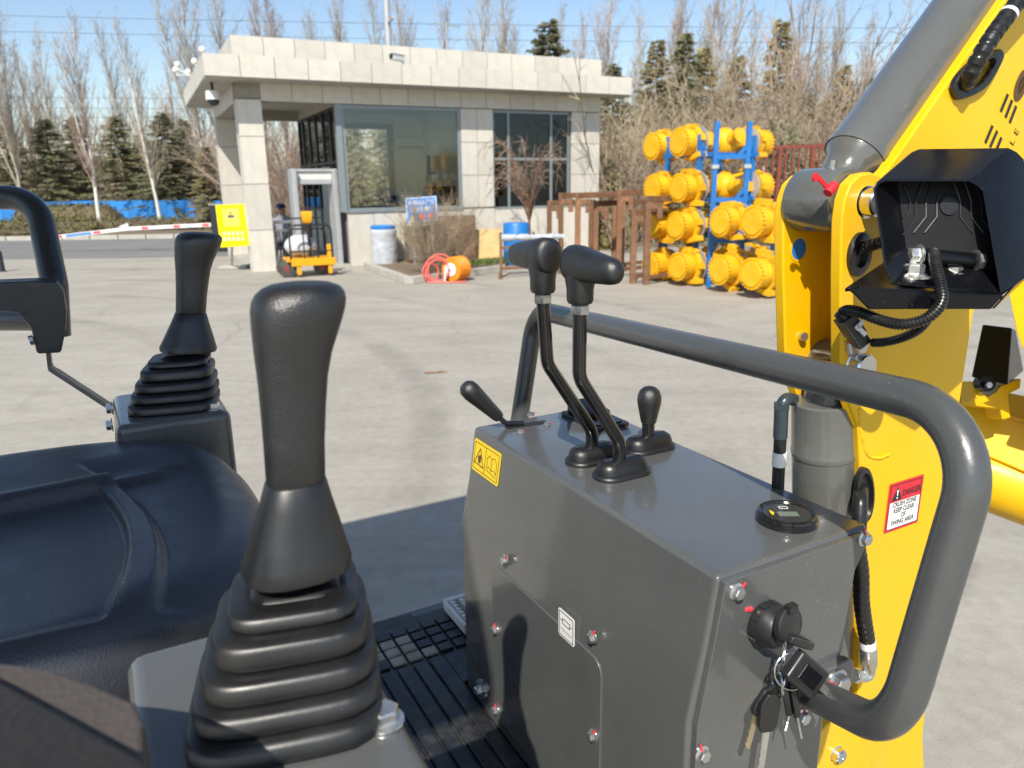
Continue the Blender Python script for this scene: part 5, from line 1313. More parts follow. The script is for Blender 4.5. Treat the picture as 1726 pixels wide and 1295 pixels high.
# seated guard
pg = PD(478, 383, 17.2)
PS = thing('person', 'person in a navy cap and grey jacket sitting behind the pedestrian rail', 'person', V(pg[0], pg[1], 0))
def skin_body():
    me = bpy.data.meshes.new('body')
    P = [(0, 0, .50), (0, .02, .72), (0, .0, .95), (0, -.02, 1.06), (0, -.05, 1.18), (0, -.06, 1.24),   # pelvis..head
         (.19, 0, .98), (.25, -.08, .74), (.17, -.28, .66), (-.19, 0, .98), (-.25, -.08, .74), (-.17, -.28, .66),
         (.11, -.02, .49), (.13, -.42, .49), (.13, -.40, .08), (.13, -.54, .04), (-.11, -.02, .49), (-.13, -.42, .49), (-.13, -.40, .08), (-.13, -.54, .04)]
    Eg = [(0, 1), (1, 2), (2, 3), (3, 4), (4, 5), (2, 6), (6, 7), (7, 8), (2, 9), (9, 10), (10, 11), (0, 12), (12, 13), (13, 14), (14, 15), (0, 16), (16, 17), (17, 18), (18, 19)]
    R = [.16, .15, .15, .055, .085, .085, .07, .055, .04, .07, .055, .04, .095, .075, .05, .045, .095, .075, .05, .045]
    me.from_pydata(P, Eg, [])
    o = bpy.data.objects.new('body', me); COL.objects.link(o); o.parent = PS
    md = o.modifiers.new('skin', 'SKIN'); sl = me.skin_vertices[0].data
    for i, r in enumerate(R): sl[i].radius = (r, r)
    sl[0].use_root = True
    o.modifiers.new('sub', 'SUBSURF').levels = 1; o.modifiers['sub'].render_levels = 1
    me.materials.append(M['jacket']); return o
skin_body()
mb = MB(); mb.ball((0, -.075, 1.22), .10, 14, (.82, 1, 1.18)); mb.ball((0, -.175, 1.205), .018, 6); mb.ball((-.085, -.07, 1.21), .022, 6); mb.ball((.085, -.07, 1.21), .022, 6); mb.build('head', M['skin'], PS, local=True, smooth=180)
for s in (-.035, .035): MB().ball((s, -.165, 1.235), .010, 6).build('eye', M['ink'], PS, local=True)
MB().box((0, -.168, 1.165), (.022, .006, .004)).build('mouth', M['redrust'], PS, local=True)
mb = MB(); mb.lathe([(.105, 0), (.108, .05), (.09, .09), (0, .105)], (0, -.075, 1.25), E3, 16); mb.prism([(-.08, -.13, 1.262), (.08, -.13, 1.262), (.06, -.25, 1.25), (-.06, -.25, 1.25)], (0, 0, .012)); mb.build('cap', M['navy'], PS, local=True)
for s in (-1, 1):
    mb = MB(); mb.ball((s * .17, -.31, .65), .032, 8, (.7, 1.1, .6))
    for k in range(4): mb.tube([V(s * (.155 + k * .011), -.33, .645), V(s * (.153 + k * .012), -.37, .635), V(s * (.153 + k * .012), -.385, .615)], .007, 6)
    mb.tube([V(s * .148, -.31, .65), V(s * .132, -.345, .645)], .008, 6); mb.build('hand', M['skin'], PS, local=True)
CHR = thing('stool', 'plain stool under the seated person', 'stool', V(pg[0], pg[1], 0))
MB().lathe([(0, .36), (.18, .36), (.19, .39), (0, .40)], (0, .02, 0), E3, 16).build('seat', M['acg'], CHR, local=True)
for a in range(4): MB().tube([V(.13 * math.cos(a * 1.57 + .78), .02 + .13 * math.sin(a * 1.57 + .78), .37), V(.17 * math.cos(a * 1.57 + .78), .02 + .17 * math.sin(a * 1.57 + .78), 0)], .014, 6).build('leg', M['acg'], CHR, local=True)

# ================================================================== STEEL STANDS AND AXLE RACKS
stand_px = [(926, 338, 452), (945, 325, 460), (973, 325, 466), (1003, 338, 461), (1042, 320, 466), (1066, 352, 478), (1088, 330, 480)]
STN = None
sdir = unit(V(.78, .62, 0))
lab_ = ['rusty steel angle stand nearest the white wrapped pipe', 'rusty steel angle stand, second from the wrapped pipe', 'rusty steel angle stand, third from the wrapped pipe', 'rusty steel angle stand in the middle of the row', 'tall rusty steel angle stand, third from the axle racks', 'rusty steel angle stand, second from the axle racks', 'rusty steel angle stand touching the yellow axles']
for i, (x, y0, y1) in enumerate(stand_px):
    p = PZ(x, y1, 0); d = depth(p); h = 1.7 - 0 + (CAM + ray(x, y0) * d - V(0, 0, 1.7))[2]
    st_ = thing('steel_stand', lab_[i], 'steel stand', p, 0, 'rusty steel stands beside the axle racks')
    ln = 1.5 if i % 2 else 1.2
    for nm, a, b, w, hh in (('post', V(0, 0, 0), V(0, 0, h - .1), .10, .10), ('post', sdir * ln, sdir * ln + E3 * (h - .1), .10, .10), ('beam', sdir * -.02 + E3 * (h - .05), sdir * (ln + .1) + E3 * (h - .05), .10, .10), ('bracket', V(-.0, 0, h - .16), V(.24, -.05, h - .16), .09, .10)):
        MB().bar(a, b, w, hh).build(nm, M['rust'], st_, local=True, smooth=0, bev=.006)
    MB().bar(V(.19, -.04, h - .36), V(.19, -.04, h - .11), .09, .09).build('bracket_tab', M['rust'], st_, local=True, smooth=0)
    MB().bar(sdir * .02 + E3 * .12, sdir * (ln - .02) + E3 * .12, .06, .06).build('foot_rail', M['rust'], st_, local=True, smooth=0)

AX = unit(V(.87, .49, 0))                        # long direction of the stored axles
def axle_meshes():
    n = V(0, 0, 1)
    def hubside(s):
        hub = MB(); o = V(0, 0, 0) + V(1, 0, 0) * s * 1.02; d = V(s, 0, 0)
        hub.lathe([(0, .0), (.215, .0), (.218, .03), (.222, .10), (.225, .20), (.17, .22), (0, .22)], o - d * .22, d, 30)
        teeth = MB()
        for k in range(24):
            t = 2 * math.pi * k / 24; r = V(0, math.cos(t), math.sin(t)); teeth.box(o + r * .222 - d * .02, (.022, .016, .016), (d, r, np.cross(d, r)))
        face = MB(); face.lathe([(0, 0), (.19, 0), (.195, -.012), (.0, -.012)], o + d * .012, d, 30)
        fl = MB(); fl.lathe([(.12, 0), (.265, 0), (.27, .02), (.27, .07), (.24, .08), (.12, .08)], o - d * .34, d, 30)
        for k in range(6):
            t = 2 * math.pi * k / 6; r = V(0, math.cos(t), math.sin(t)); fl.box(o - d * .30 + r * .27, (.05, .03, .05), (d, r, np.cross(d, r)))
        br = MB(); br.box(o - d * .32 + V(0, .12, .27), (.07, .11, .045)); br2 = MB(); br2.box(o - d * .30 + V(0, -.1, -.26), (.09, .12, .04)); ch = MB(); ch.tube([o - d * .4 + V(0, .1, .25), o - d * .75 + V(0, .12, .16)], .035, 8)
        arm = MB(); arm.lathe([(.13, 0), (.12, .05), (.10, .25), (.115, .42), (.15, .5)], o - d * .85, d, 18); arm.box(o - d * .55 + V(0, 0, .0), (.12, .13, .08))
        cal = MB(); cal.lathe([(.10, 0), (.275, 0), (.275, .025), (.10, .025)], o - d * .43, d, 28)
        return hub, face, teeth, fl, br, br2, ch, arm, cal
    out = []
    for s in (-1, 1):
        for nm, mb, m in zip(('hub_drum', 'hub_face', 'hub_teeth', 'flange', 'bracket', 'bracket', 'brake_rod', 'axle_arm', 'brake_disc'), hubside(s), ('yellow2',) * 8 + ('pole',)): out.append((nm, mb.mesh(nm, smooth=40), m))
    mb = MB(); mb.ball((.02, 0, 0), .25, 20, (.85, 1, 1)); mb.lathe([(.262, -.02), (.262, .02)], (.02, 0, 0), V(1, 0, 0), 24); mb.lathe([(.12, 0), (.10, .2), (.13, .22), (.13, .27), (0, .27)], (0, -.14, 0), V(0, -1, 0), 16); out.append(('differential', mb.mesh('differential', smooth=60), 'yellow2'))
    mb = MB(); mb.box((.3, 0, .13), (.07, .05, .006)); mb.box((-.35, -.08, -.12), (.06, .05, .006)); out.append(('name_plate', mb.mesh('name_plate', smooth=0), 'pole'))
    for nm, me, m in out: me.materials.append(M[m])
    return out
AXM = axle_meshes()
AZ = math.atan2(AX[1], AX[0])
rows_y = [(1098, 247, 1143, 240), (1099, 318, 1143, 317), (1097, 380, 1138, 381), (1096, 448, 1141, 450)]
ordn = ['top', 'second', 'third', 'bottom']
def axle(px, py, d, label, flip=1):
    P = PD(px, py, d); c = P + AX * 1.02
    t = thing('drive_axle', label, 'axle', c, AZ, 'yellow drive axles stored on the blue racks')
    rx = rng.uniform(-.5, .5); t.rotation_euler = (0, 0, AZ)
    for nm, me, m in AXM:
        o = bpy.data.objects.new(nm, me); COL.objects.link(o); o.parent = t; o.rotation_euler = (rx, 0, 0)
    return c
cs_ = []
for i, (x0, y0, x1, y1) in enumerate(rows_y):
    cs_.append((axle(x0, y0, 13.2, 'yellow drive axle at the back of the %s tier of the left rack' % ordn[i]), axle(x1, y1, 12.5, 'yellow drive axle at the front of the %s tier of the left rack' % ordn[i])))
rows2 = [(1213, 374, 1268, 374), (1211, 455, 1266, 462)]
c2_ = []
for i, (x0, y0, x1, y1) in enumerate(rows2):
    c2_.append((axle(x0, y0, 11.7, 'yellow drive axle at the back of the %s tier of the near right rack' % ('upper', 'lower')[i]), axle(x1, y1, 11.0, 'yellow drive axle at the front of the %s tier of the near right rack' % ('upper', 'lower')[i])))
# racks: stacked blue frames under each pair
AYd = np.cross(E3, AX)
def rack(name, label, cen, zs, ztop, wide=.62, dep=.40):
    t = thing(name, label, 'rack', V(cen[0], cen[1], 0), AZ, 'blue steel racks under the axles')
    for a in (-wide, wide):
        for b in (-dep, dep):
            MB().bar(V(a, b, 0), V(a, b, ztop), .075, .075, up=(1, 0, 0)).build('upright', M['blue'], t, local=True, smooth=0)
            MB().box(V(a, b, .01), (.08, .08, .01)).build('foot_plate', M['blue'], t, local=True, smooth=0)
    for z in zs:
        for b in (-dep, dep): MB().bar(V(-wide, b, z), V(wide, b, z), .07, .07).build('beam', M['blue'], t, local=True, smooth=0)
        for a in (-wide, wide):
            MB().bar(V(a, -dep - .1, z), V(a, dep + .1, z), .07, .07).build('cross_bar', M['blue'], t, local=True, smooth=0)
            for b in (-dep, dep):
                MB().bar(V(a, b, z + .22), V(a + (.15 if a < 0 else -.15), b, z), .05, .05).build('gusset', M['blue'], t, local=True, smooth=0)
    return t
ca_ = sum(c[0] + c[1] for c in cs_) / 8
rack('axle_rack', 'tall blue rack holding four tiers of yellow axles on the left', ca_, [c[1][2] - .20 for c in cs_], cs_[0][1][2] + .12)
cb_ = sum(c[0] + c[1] for c in c2_) / 4
rack('axle_rack', 'low blue rack with two tiers of axles beside the excavator boom', cb_, [c[1][2] - .20 for c in c2_], c2_[0][1][2] + .05)
# blue ladder-like end frame with two tall posts standing between the racks
fr_ = thing('rack_frame', 'tall blue end frame with two posts and cross bars in front of the axle balls', 'rack frame', PZ(1240, 500, 0))
pa_, pb_ = PD(1209, 205, 11.8), PD(1264, 205, 11.8)
za, zb = 0, 0
for P in (pa_, pb_):
    MB().bar(V(P[0], P[1], 0), P, .075, .075, up=(1, 0, 0)).build('post', M['blue'], fr_, smooth=0)
    for yy in (281,): q = PD(1209, yy, 11.8); MB().box(V(P[0], P[1], q[2]), (.055, .055, .03)).build('joint_collar', M['pole'], fr_, smooth=0)
for yy in (264, 338, 410): 
    q = PD(1236, yy, 11.8); MB().bar(V(pa_[0], pa_[1], q[2]), V(pb_[0], pb_[1], q[2]), .06, .07).build('cross_bar', M['blue'], fr_, smooth=0)
    MB().bar(V(pb_[0] - .16, pb_[1], q[2]), V(pb_[0], pb_[1], q[2] + .2), .05, .05).build('gusset', M['blue'], fr_, smooth=0)

# red oxide railing behind the racks
R0, R1 = PD(1262, 250, 17), PD(1440, 250, 16)
RF = thing('red_railing', 'red oxide steel railing behind the axle racks', 'railing', V(R0[0], R0[1], 0))
hd = unit(V(R1[0] - R0[0], R1[1] - R0[1], 0)); nl = 16; ln = np.linalg.norm(R1[:2] - R0[:2])
mb = MB(); mb.bar(R0, V(R1[0], R1[1], R0[2]), .07, .07); mb.build('top_rail', M['redrust'], RF)
mb = MB(); mb.bar(R0 - E3 * 1.15, V(R1[0], R1[1], R0[2] - 1.15), .06, .06); mb.build('bottom_rail', M['redrust'], RF)
for k in range(nl + 1):
    p = V(R0[0], R0[1], R0[2]) + hd * ln * k / nl; w = .09 if k % 5 == 0 else .035
    MB().bar(V(p[0], p[1], 0 if k % 5 == 0 else R0[2] - 1.15), p, w, w).build('post' if k % 5 == 0 else 'bar', M['redrust'], RF, smooth=0)

# ================================================================== ROAD, HEDGE, HOARDING
road = sheet('road', [(-70, 19.5), (-6.9, 19.5), (-6.2, 24), (-12, 27.2), (-70, 27.2)], .004, M['road'])
vg = MB(); vg.span((-80, 27.3, .0), (-7.0, 70, .12)); o = vg.build('verge', M['soil'], smooth=0); o['kind'] = 'structure'
KS = thing('road_kerb', 'long pale kerb along the far side of the road', 'kerb', (-20, 27.2, 0))
for k in range(46):
    x = -52 + k; MB().span((x + .02, 27.08, 0), (x + .98, 27.28, .15)).build('kerb_stone', M['kerb'], KS, smooth=0)
fp = MB(); fp.span((-1.5, 20.5, .0), (60, 70, .06)); o = fp.build('garden_soil', M['soil'], smooth=0); o['kind'] = 'structure'

def leaf_box(mb, lo, hi, n, s, rg, flat=.5, dens_top=True):
    lo, hi = np.array(lo, float), np.array(hi, float)
    for _ in range(n):
        p = lo + (hi - lo) * V(rg.random(), rg.random(), rg.random())
        # push towards the surface
        k = rg.randrange(3)
        if rg.random() < .8: 
            if k == 0: p[0] = lo[0] if rg.random() < .5 else hi[0]
            elif k == 1: p[1] = lo[1] if rg.random() < .7 else hi[1]
            else: p[2] = hi[2]
        p += V(rg.gauss(0, .05), rg.gauss(0, .05), rg.gauss(0, .06))
        u = unit(V(rg.gauss(0, 1), rg.gauss(0, 1), rg.gauss(0, flat))); w = unit(np.cross(u, V(rg.gauss(0, 1), rg.gauss(0, 1), rg.gauss(0, 1))))
        z = s * rg.uniform(.6, 1.3); o = len(mb.v)
        mb.v += [tuple(p - u * z * .5), tuple(p + w * z * .4), tuple(p + u * z * .5)]; mb.f.append((o, o + 1, o + 2))
rg = random.Random(11)
def hedge(name, label, lo, hi, n, m='hedge'):
    t = thing(name, label, 'hedge', ((lo[0] + hi[0]) / 2, lo[1], 0))
    c = MB(); c.span(np.array(lo) + .08, np.array(hi) - .08); c.build('twig_core', M['soil'], t, smooth=0)
    mb = MB(); leaf_box(mb, lo, hi, n, .13, rg); mb.build('foliage', M[m], t, smooth=0, fix=False)
hedge('clipped_hedge', 'long flat clipped hedge between the kerb and the blue hoarding', (-40, 30.5, .1), (-8, 32.5, .50), 16000)
hedge('clipped_hedge', 'lower clipped hedge row directly behind the kerb', (-40, 28.0, .1), (-15.5, 29.0, .36), 7000)
for i, (x, w) in enumerate(((95, 2.2), (128, 2.4), (160, 2.6), (55, 2.0))):
    p = PD(x, 352, 36); lab = ['rounded olive shrub before the hoarding beside the forked poplar', 'rounded olive shrub between two others on the far verge', 'rounded olive shrub nearest the white poplar trunk', 'rounded olive shrub behind the grab rail bend'][i]
    t = thing('round_shrub', lab, 'shrub', (p[0], p[1], .1), 0, 'olive shrubs on the far verge')
    mb = MB()
    for _ in range(1500):
        d = unit(V(rg.gauss(0, 1), rg.gauss(0, 1), abs(rg.gauss(0, 1)))); q = d * V(w * .5, w * .5, 1.05) * (rg.random() ** .2)
        u = unit(V(rg.gauss(0, 1), rg.gauss(0, 1), rg.gauss(0, 1))); v = unit(np.cross(u, d)); o = len(mb.v); s = .16
        mb.v += [tuple(q - u * s * .5), tuple(q + v * s * .5), tuple(q + u * s * .5)]; mb.f.append((o, o + 1, o + 2))
    mb.build('foliage', M['hedge'], t, local=True, smooth=0, fix=False); MB().ball((0, 0, .3), .55, 10, (w * .75, w * .75, 1.1)).build('twig_core', M['soil'], t, local=True)
ub = PD(345, 372, 31)
UB = thing('utility_box', 'grey utility box on the far verge left of the yellow notice board', 'box', (ub[0], ub[1], .1))
MB().span((-.25, -.2, 0), (.25, .2, 1.0)).build('cabinet', M['frame'], UB, local=True, bev=.02); MB().span((-.28, -.23, 1.0), (.28, .23, 1.05)).build('lid', M['darkframe'], UB, local=True)
HF = thing('blue_hoarding', 'long blue sheet metal hoarding behind the hedge', 'fence', PD(200, 340, 40) * V(1, 1, 0))
h0, h1 = PD(-60, 341, 41), PD(372, 337, 40)
np_ = 14
for k in range(np_):
    a = h0 + (h1 - h0) * k / np_; b = h0 + (h1 - h0) * (k + 1) / np_; a[2] = b[2] = 0
    zt = 1.12 + (.03 if k % 3 == 0 else 0)
    n_ = unit(np.cross(b - a, E3)); mb = MB(); pts = []
    for q in range(13):
        f = q / 12; off = .02 if q % 2 else 0; pts.append(a + (b - a) * f + n_ * off)
    vs = [p for p in pts] + [p + E3 * zt for p in pts]
    mb.add(vs, [(i, i + 1, i + 14, i + 13) for i in range(12)]); mb.build('panel', M['hoard'], HF, smooth=0, fix=False)
    MB().bar(a, a + E3 * (zt + .03), .06, .06).build('post', M['hoard'], HF, smooth=0)

# ================================================================== TREES
def bare_tree(seed, h=12.0, n1=52, low=.14, spread=.30, fork=True, tr=.17):
    r = random.Random(seed); tk, cr = MB(), MB()
    def limb(p, d, L, r0, lev, mb):
        n = 4 if lev < 2 else (3 if lev == 2 else 2); pts = [p]; q = p.copy(); dd = d.copy(); rr = r0
        for i in range(n):
            dd = unit(dd + V(r.gauss(0, .07), r.gauss(0, .07), .10 if lev < 3 else .05)); q2 = q + dd * L / n; r2 = r0 * (1 - (i + 1) / n * .75)
            mb.stick(q, q2, rr, r2); q, rr = q2, r2; pts.append(q)
        return pts, dd
    path = [V(0, 0, 0)]; d = V(r.gauss(0, .03), r.gauss(0, .03), 1)
    nseg = 9
    for i in range(nseg):
        d = unit(d + V(r.gauss(0, .045), r.gauss(0, .045), .12)); path.append(path[-1] + d * h / nseg * .97)
    tk.tube(path, [tr * (1 - .93 * (i / nseg) ** .8) for i in range(nseg + 1)], 8)
    stems = [(path, h, tr)]
    if fork:
        for k in range(r.randint(1, 3)):
            az = r.uniform(0, 6.28); f = r.uniform(.12, .30); b = path[int(f * nseg)] + (path[int(f * nseg) + 1] - path[int(f * nseg)]) * (f * nseg % 1)
            dd = unit(V(math.cos(az) * .35, math.sin(az) * .35, 1)); pp_ = [b]; q = b
            L = h * r.uniform(.55, .72)
            for i in range(7):
                dd = unit(dd + V(r.gauss(0, .05), r.gauss(0, .05), .16)); q = q + dd * L / 7; pp_.append(q)
            tk.tube(pp_, [tr * .55 * (1 - .9 * i / 7) for i in range(8)], 6); stems.append((pp_, L, tr * .55))
    for pth, L0, t0 in stems:
        m = len(pth) - 1; cnt = int(n1 * L0 / h)
        for k in range(cnt):
            f = low + (.985 - low) * (k + r.random()) / cnt if pth is path else r.uniform(.15, .98)
            i = min(m - 1, int(f * m)); b = pth[i] + (pth[i + 1] - pth[i]) * (f * m - i)
            az = r.uniform(0, 6.28); an = rad(r.uniform(14, 34)); dd = V(math.cos(az) * math.sin(an), math.sin(az) * math.sin(an), math.cos(an))
            L = h * (spread * (1 - f) ** .7 + .07) * r.uniform(.6, 1.15) * (1 if pth is path else .7)
            rb = max(.011, t0 * .30 * (1 - f * .7)); pts, _ = limb(b, dd, L, rb, 1, cr)
            for j in range(int(4 + L * 2.2)):
                ff = r.uniform(.2, 1); i2 = min(len(pts) - 2, int(ff * (len(pts) - 1))); c = pts[i2] + (pts[i2 + 1] - pts[i2]) * r.random()
                d1 = unit(pts[i2 + 1] - pts[i2] + V(r.gauss(0, .42), r.gauss(0, .42), r.gauss(.1, .3)))
                L2 = L * r.uniform(.18, .42); ps, _ = limb(c, d1, L2, max(.007, rb * .42), 2, cr)
                for _ in range(3):
                    i3 = r.randrange(len(ps) - 1); c3 = ps[i3] + (ps[i3 + 1] - ps[i3]) * r.random()
                    d2 = unit(d1 + V(r.gauss(0, .45), r.gauss(0, .45), r.gauss(.1, .35))); cr.stick(c3, c3 + d2 * L2 * r.uniform(.25, .6), .006, .003)
    return tk.mesh('trunk', smooth=60, fix=False), cr.mesh('crown', smooth=0, fix=False)
def conifer(seed, h=7.0, w=1.7, m=34, droop=.25):
    r = random.Random(seed); tk, cr = MB(), MB()
    tk.tube([V(0, 0, 0), V(.03, 0, h * .5), V(0, .02, h * .98)], [h * .02, h * .013, .01], 7)
    for k in range(m):
        f = .08 + .91 * (k / (m - 1)) ** .92; z = h * f
        for b in range(r.randint(5, 8)):
            az = r.uniform(0, 6.28); L = w * (1 - f) ** .75 * r.uniform(.40, 1.3) + .10; o = V(math.cos(az), math.sin(az), 0)
            p0 = V(0, 0, z + r.uniform(-.1, .1)); lift = r.uniform(-.10, .22)
            tip = p0 + o * L + E3 * L * (lift - droop * (1 - f)); cr.stick(p0, tip, .018, .005)
            n = int(3 + L / .13); side = np.cross(o, E3)
            for j in range(n):
                g = (j + r.random()) / n * .9 + .12; c = p0 + (tip - p0) * g
                for s in (-1, 1):
                    d = unit(o * r.uniform(.5, 1) + side * s * r.uniform(.4, 1.1) + E3 * r.uniform(-.45, .25)); q = c + d * r.uniform(.16, .34) * (.5 + .5 * (1 - g) + .2)
                    wv = unit(np.cross(d, E3 + V(r.gauss(0, .5), r.gauss(0, .5), 0))) * r.uniform(.035, .075); oo = len(cr.v)
                    cr.v += [tuple(c - wv * .6), tuple(q - E3 * .03), tuple(c + wv * .6), tuple(c + d * .1 + E3 * r.uniform(.04, .1))]; cr.f += [(oo, oo + 1, oo + 2), (oo, oo + 1, oo + 3)]
    return tk.mesh('trunk', smooth=60, fix=False), cr.mesh('crown', smooth=0, fix=False)
HV = V
def bush(seed, h=3.0, w=2.0, n=60, arch=.5, sub=7, r0=.014, am=.75, kink=.10):
    r = random.Random(seed); cr, st = MB(), MB()
    for k in range(n):
        az = r.uniform(0, 6.28); an = r.uniform(.05, am); p = V(math.cos(az) * r.uniform(0, w * .22), math.sin(az) * r.uniform(0, w * .22), 0); d = unit(V(math.cos(az) * math.sin(an), math.sin(az) * math.sin(an), math.cos(an)))
        L = h * r.uniform(.6, 1.1); ns = 6; rr = r0 * r.uniform(.6, 1.3)
        for i in range(ns):
            d = unit(d + V(math.cos(az), math.sin(az), -.9) * arch * .22 * i / ns + V(r.gauss(0, kink), r.gauss(0, kink), r.gauss(.02, .06))); q = p + d * L / ns
            st.stick(p, q, rr * (1 - i / ns * .7), rr * (1 - (i + 1) / ns * .7))
            if i > 0:
                for _ in range(sub):
                    c = p + (q - p) * r.random(); d1 = unit(d + V(r.gauss(0, .6), r.gauss(0, .6), r.gauss(.1, .45))); l = L * r.uniform(.07, .22); e = c + d1 * l; cr.stick(c, e, rr * .38, rr * .16)
                    if r.random() < .7: d2 = unit(d1 + V(r.gauss(0, .7), r.gauss(0, .7), r.gauss(0, .5))); c2 = c + (e - c) * r.uniform(.3, .9); cr.stick(c2, c2 + d2 * l * .5, rr * .25, rr * .1)
            p = q
    return st.mesh('stems', smooth=0, fix=False), cr.mesh('twigs', smooth=0, fix=False)

def plant(name, label, cat, meshes, mats, P, h, h0, rz, group=None, wide=1.0):
    t = thing(name, label, cat, P, rz, group)
    for (me, m) in zip(meshes, mats):
        o = bpy.data.objects.new(me.name.split('.')[0], me); COL.objects.link(o); o.parent = t
        s = h / h0; o.scale = (s * wide, s * wide, s)
        if not me.materials: me.materials.append(M[m])
        o.material_slots[0].link = 'OBJECT'; o.material_slots[0].material = M[m]
    return t
PV = [bare_tree(1, n1=66, tr=.15, spread=.26), bare_tree(2, n1=66, tr=.15, spread=.24, fork=False), bare_tree(3, n1=66, tr=.15, spread=.26), bare_tree(7, n1=60, tr=.16, spread=.28)]
CV = [conifer(21, 7, 2.1, 40), conifer(22, 7, 1.6, 38), conifer(23, 7, 1.1, 42)]
BVv = [bush(31, n=42, sub=4), bush(32, n=42, sub=4, arch=.9), bush(33, n=36, sub=4, arch=.2)]
def hz_y(x): return CAM[2]
def at_px(x, d): p = PD(x, 311, d); return V(p[0], p[1], 0)
def height(ytop, x, d): return PD(x, ytop, d)[2]
tr = random.Random(5)
pop = [(158, 34, 40, 'pale forked poplar with whitewashed foot beside the grab rail', 1), (262, 36, 42, 'slim poplar with straight whitewashed trunk left of the guard house', 1), (28, 42, 22, 'tall leaning poplar at the left edge above the grab rail', 0), (62, 47, 80, 'thinner poplar between the leaning and forked ones', 0), (105, 50, 62, 'distant poplar just left of the forked one', 0), (222, 50, 50, 'distant poplar just left of the slim whitewashed one', 0), (300, 46, 120, 'short poplar close to the guard house roof lamps', 0),
       (345, 40, -40, 'big spreading poplar rising over the roof corner', 0), (405, 43, -30, 'big poplar just right of the roof corner', 0), (500, 50, -10, 'narrow poplar above the left roof parapet', 0), (575, 50, -12, 'narrow poplar left of the roof pole', 0), (690, 47, -8, 'poplar behind the television antenna', 0), (752, 55, 15, 'thin poplar right of the antenna', 0), (800, 48, -40, 'broad poplar over the middle of the roof', 0), (855, 52, -12, 'poplar just left of the dark spruce', 0),
       (1018, 46, -5, 'slim poplar at the right end of the roof', 0), (1075, 54, 28, 'hazy poplar right of the roof end', 0), (1108, 58, 20, 'hazy poplar, second right of the roof end', 0), (1150, 44, -35, 'tall poplar above the left axles', 0), (1195, 43, -45, 'tall poplar above the blue rack posts', 0), (1262, 58, 30, 'hazy poplar behind the pale conifer', 0), (1310, 52, -20, 'tall bare poplar right of the pale conifer', 0), (1352, 56, 20, 'hazy poplar before the grey cylinder', 0), (1395, 58, 10, 'hazy poplar close to the grey cylinder', 0), (1445, 62, 35, 'faint poplar left of the grey cylinder top', 0), (1490, 64, 48, 'faint poplar touching the grey cylinder', 0), (1535, 68, 60, 'faint poplar behind the grey cylinder', 0), (455, 52, -5, 'poplar seen between porch roof and parapet', 0), (640, 58, 5, 'thin poplar right behind the roof pole', 0), (920, 58, 20, 'thin poplar behind the dark spruce', 0), (975, 60, 40, 'faint poplar right of the dark spruce', 0)]
for i, (x, d, yt, lab, lim) in enumerate(pop):
    P = at_px(x, d); P[2] = .1 if P[0] < -7 else 0
    plant('bare_poplar', lab, 'tree', PV[i % 4 if i > 1 else (3, 1)[i]], ('lime' if lim else 'bark', 'twig' if i % 3 else 'twigr'), P, height(yt, x, d), 12.0, tr.uniform(0, 6.28), 'bare poplars around the yard', wide=.82)
con = [(92, 44, 205, 0, 'needles', 'cedar'), (140, 47, 200, 1, 'n', ''), (208, 43, 200, 0, 'n', ''), (286, 41, 195, 0, 'n', ''), (322, 44, 205, 1, 'n', ''), (20, 45, 215, 0, 'n', ''), (245, 48, 230, 1, 'n', ''), (925, 30, 52, 0, 'n', ''), (1030, 30, 118, 0, 'n', ''), (1100, 36, 82, 1, 'y', ''), (1145, 38, 70, 1, 'n', ''), (1176, 40, 92, 1, 'y', ''), (1232, 38, 105, 1, 'y', ''), (1298, 36, 50, 2, 'y', ''), (1405, 38, 120, 1, 'y', ''), (1350, 30, 165, 1, 'n', ''), (1455, 40, 140, 1, 'y', ''), (352, 30, 250, 1, 'y', ''), (1380, 27, 175, 0, 'y', ''), (600, 45, 175, 0, 'n', ''), (650, 42, 190, 1, 'n', '')]
clab = ['dark cedar behind the forked poplar', 'cedar between the two whitewashed poplars', 'broad dark cedar left of the slim poplar', 'broad cedar beside the porch column', 'cedar half hidden by the porch column', 'cedar at the left edge behind the grab rail', 'low cedar in the gap beside the slim poplar', 'dark spruce top showing above the parapet', 'small green conifer at the roof end', 'olive conifer right of the roof end', 'green conifer above the left axles', 'olive conifer above the left axles', 'brownish conifer above the rack posts', 'slender pale conifer taller than its neighbours', 'olive conifer close to the grey cylinder', 'bushy green conifer behind the red railing', 'olive conifer touching the grey cylinder', 'yellowish conifer beside the back porch column', 'broad olive conifer behind the red railing', 'cedar seen through the guard house window', 'smaller cedar seen through the guard house window']
for i, (x, d, yt, v, k, _) in enumerate(con):
    P = at_px(x, d)
    plant('conifer', clab[i], 'tree', CV[v], ('bark', 'needley' if k == 'y' else 'needle'), P, height(yt, x, d), 7.0, tr.uniform(0, 6.28), 'conifers around the yard', wide=1.45 if x < 360 else 1.05)
bs = [(1015, 20.5, 135, 0, 'twigy'), (1050, 22, 165, 1, 'twigy'), (1088, 21, 190, 0, 'twigr'), (1125, 24, 175, 2, 'twigy'), (1165, 22, 200, 0, 'twigy'), (1205, 24, 160, 1, 'twigy'), (1245, 22, 195, 0, 'twigr'), (1285, 24, 165, 2, 'twigy'), (1325, 21, 190, 1, 'twigr'), (1362, 22, 175, 0, 'twigy'), (1402, 22, 185, 1, 'twigr'), (1440, 25, 150, 0, 'twigy'), (1312, 27, 70, 2, 'twigr'), (1378, 28, 40, 2, 'twigr'), (1190, 28, 120, 2, 'twigy'), (1490, 26, 150, 0, 'twigy'),
      (470, 26, 200, 0, 'twigr'), (445, 30, 210, 2, 'twigr'), (500, 28, 215, 0, 'twigr')]
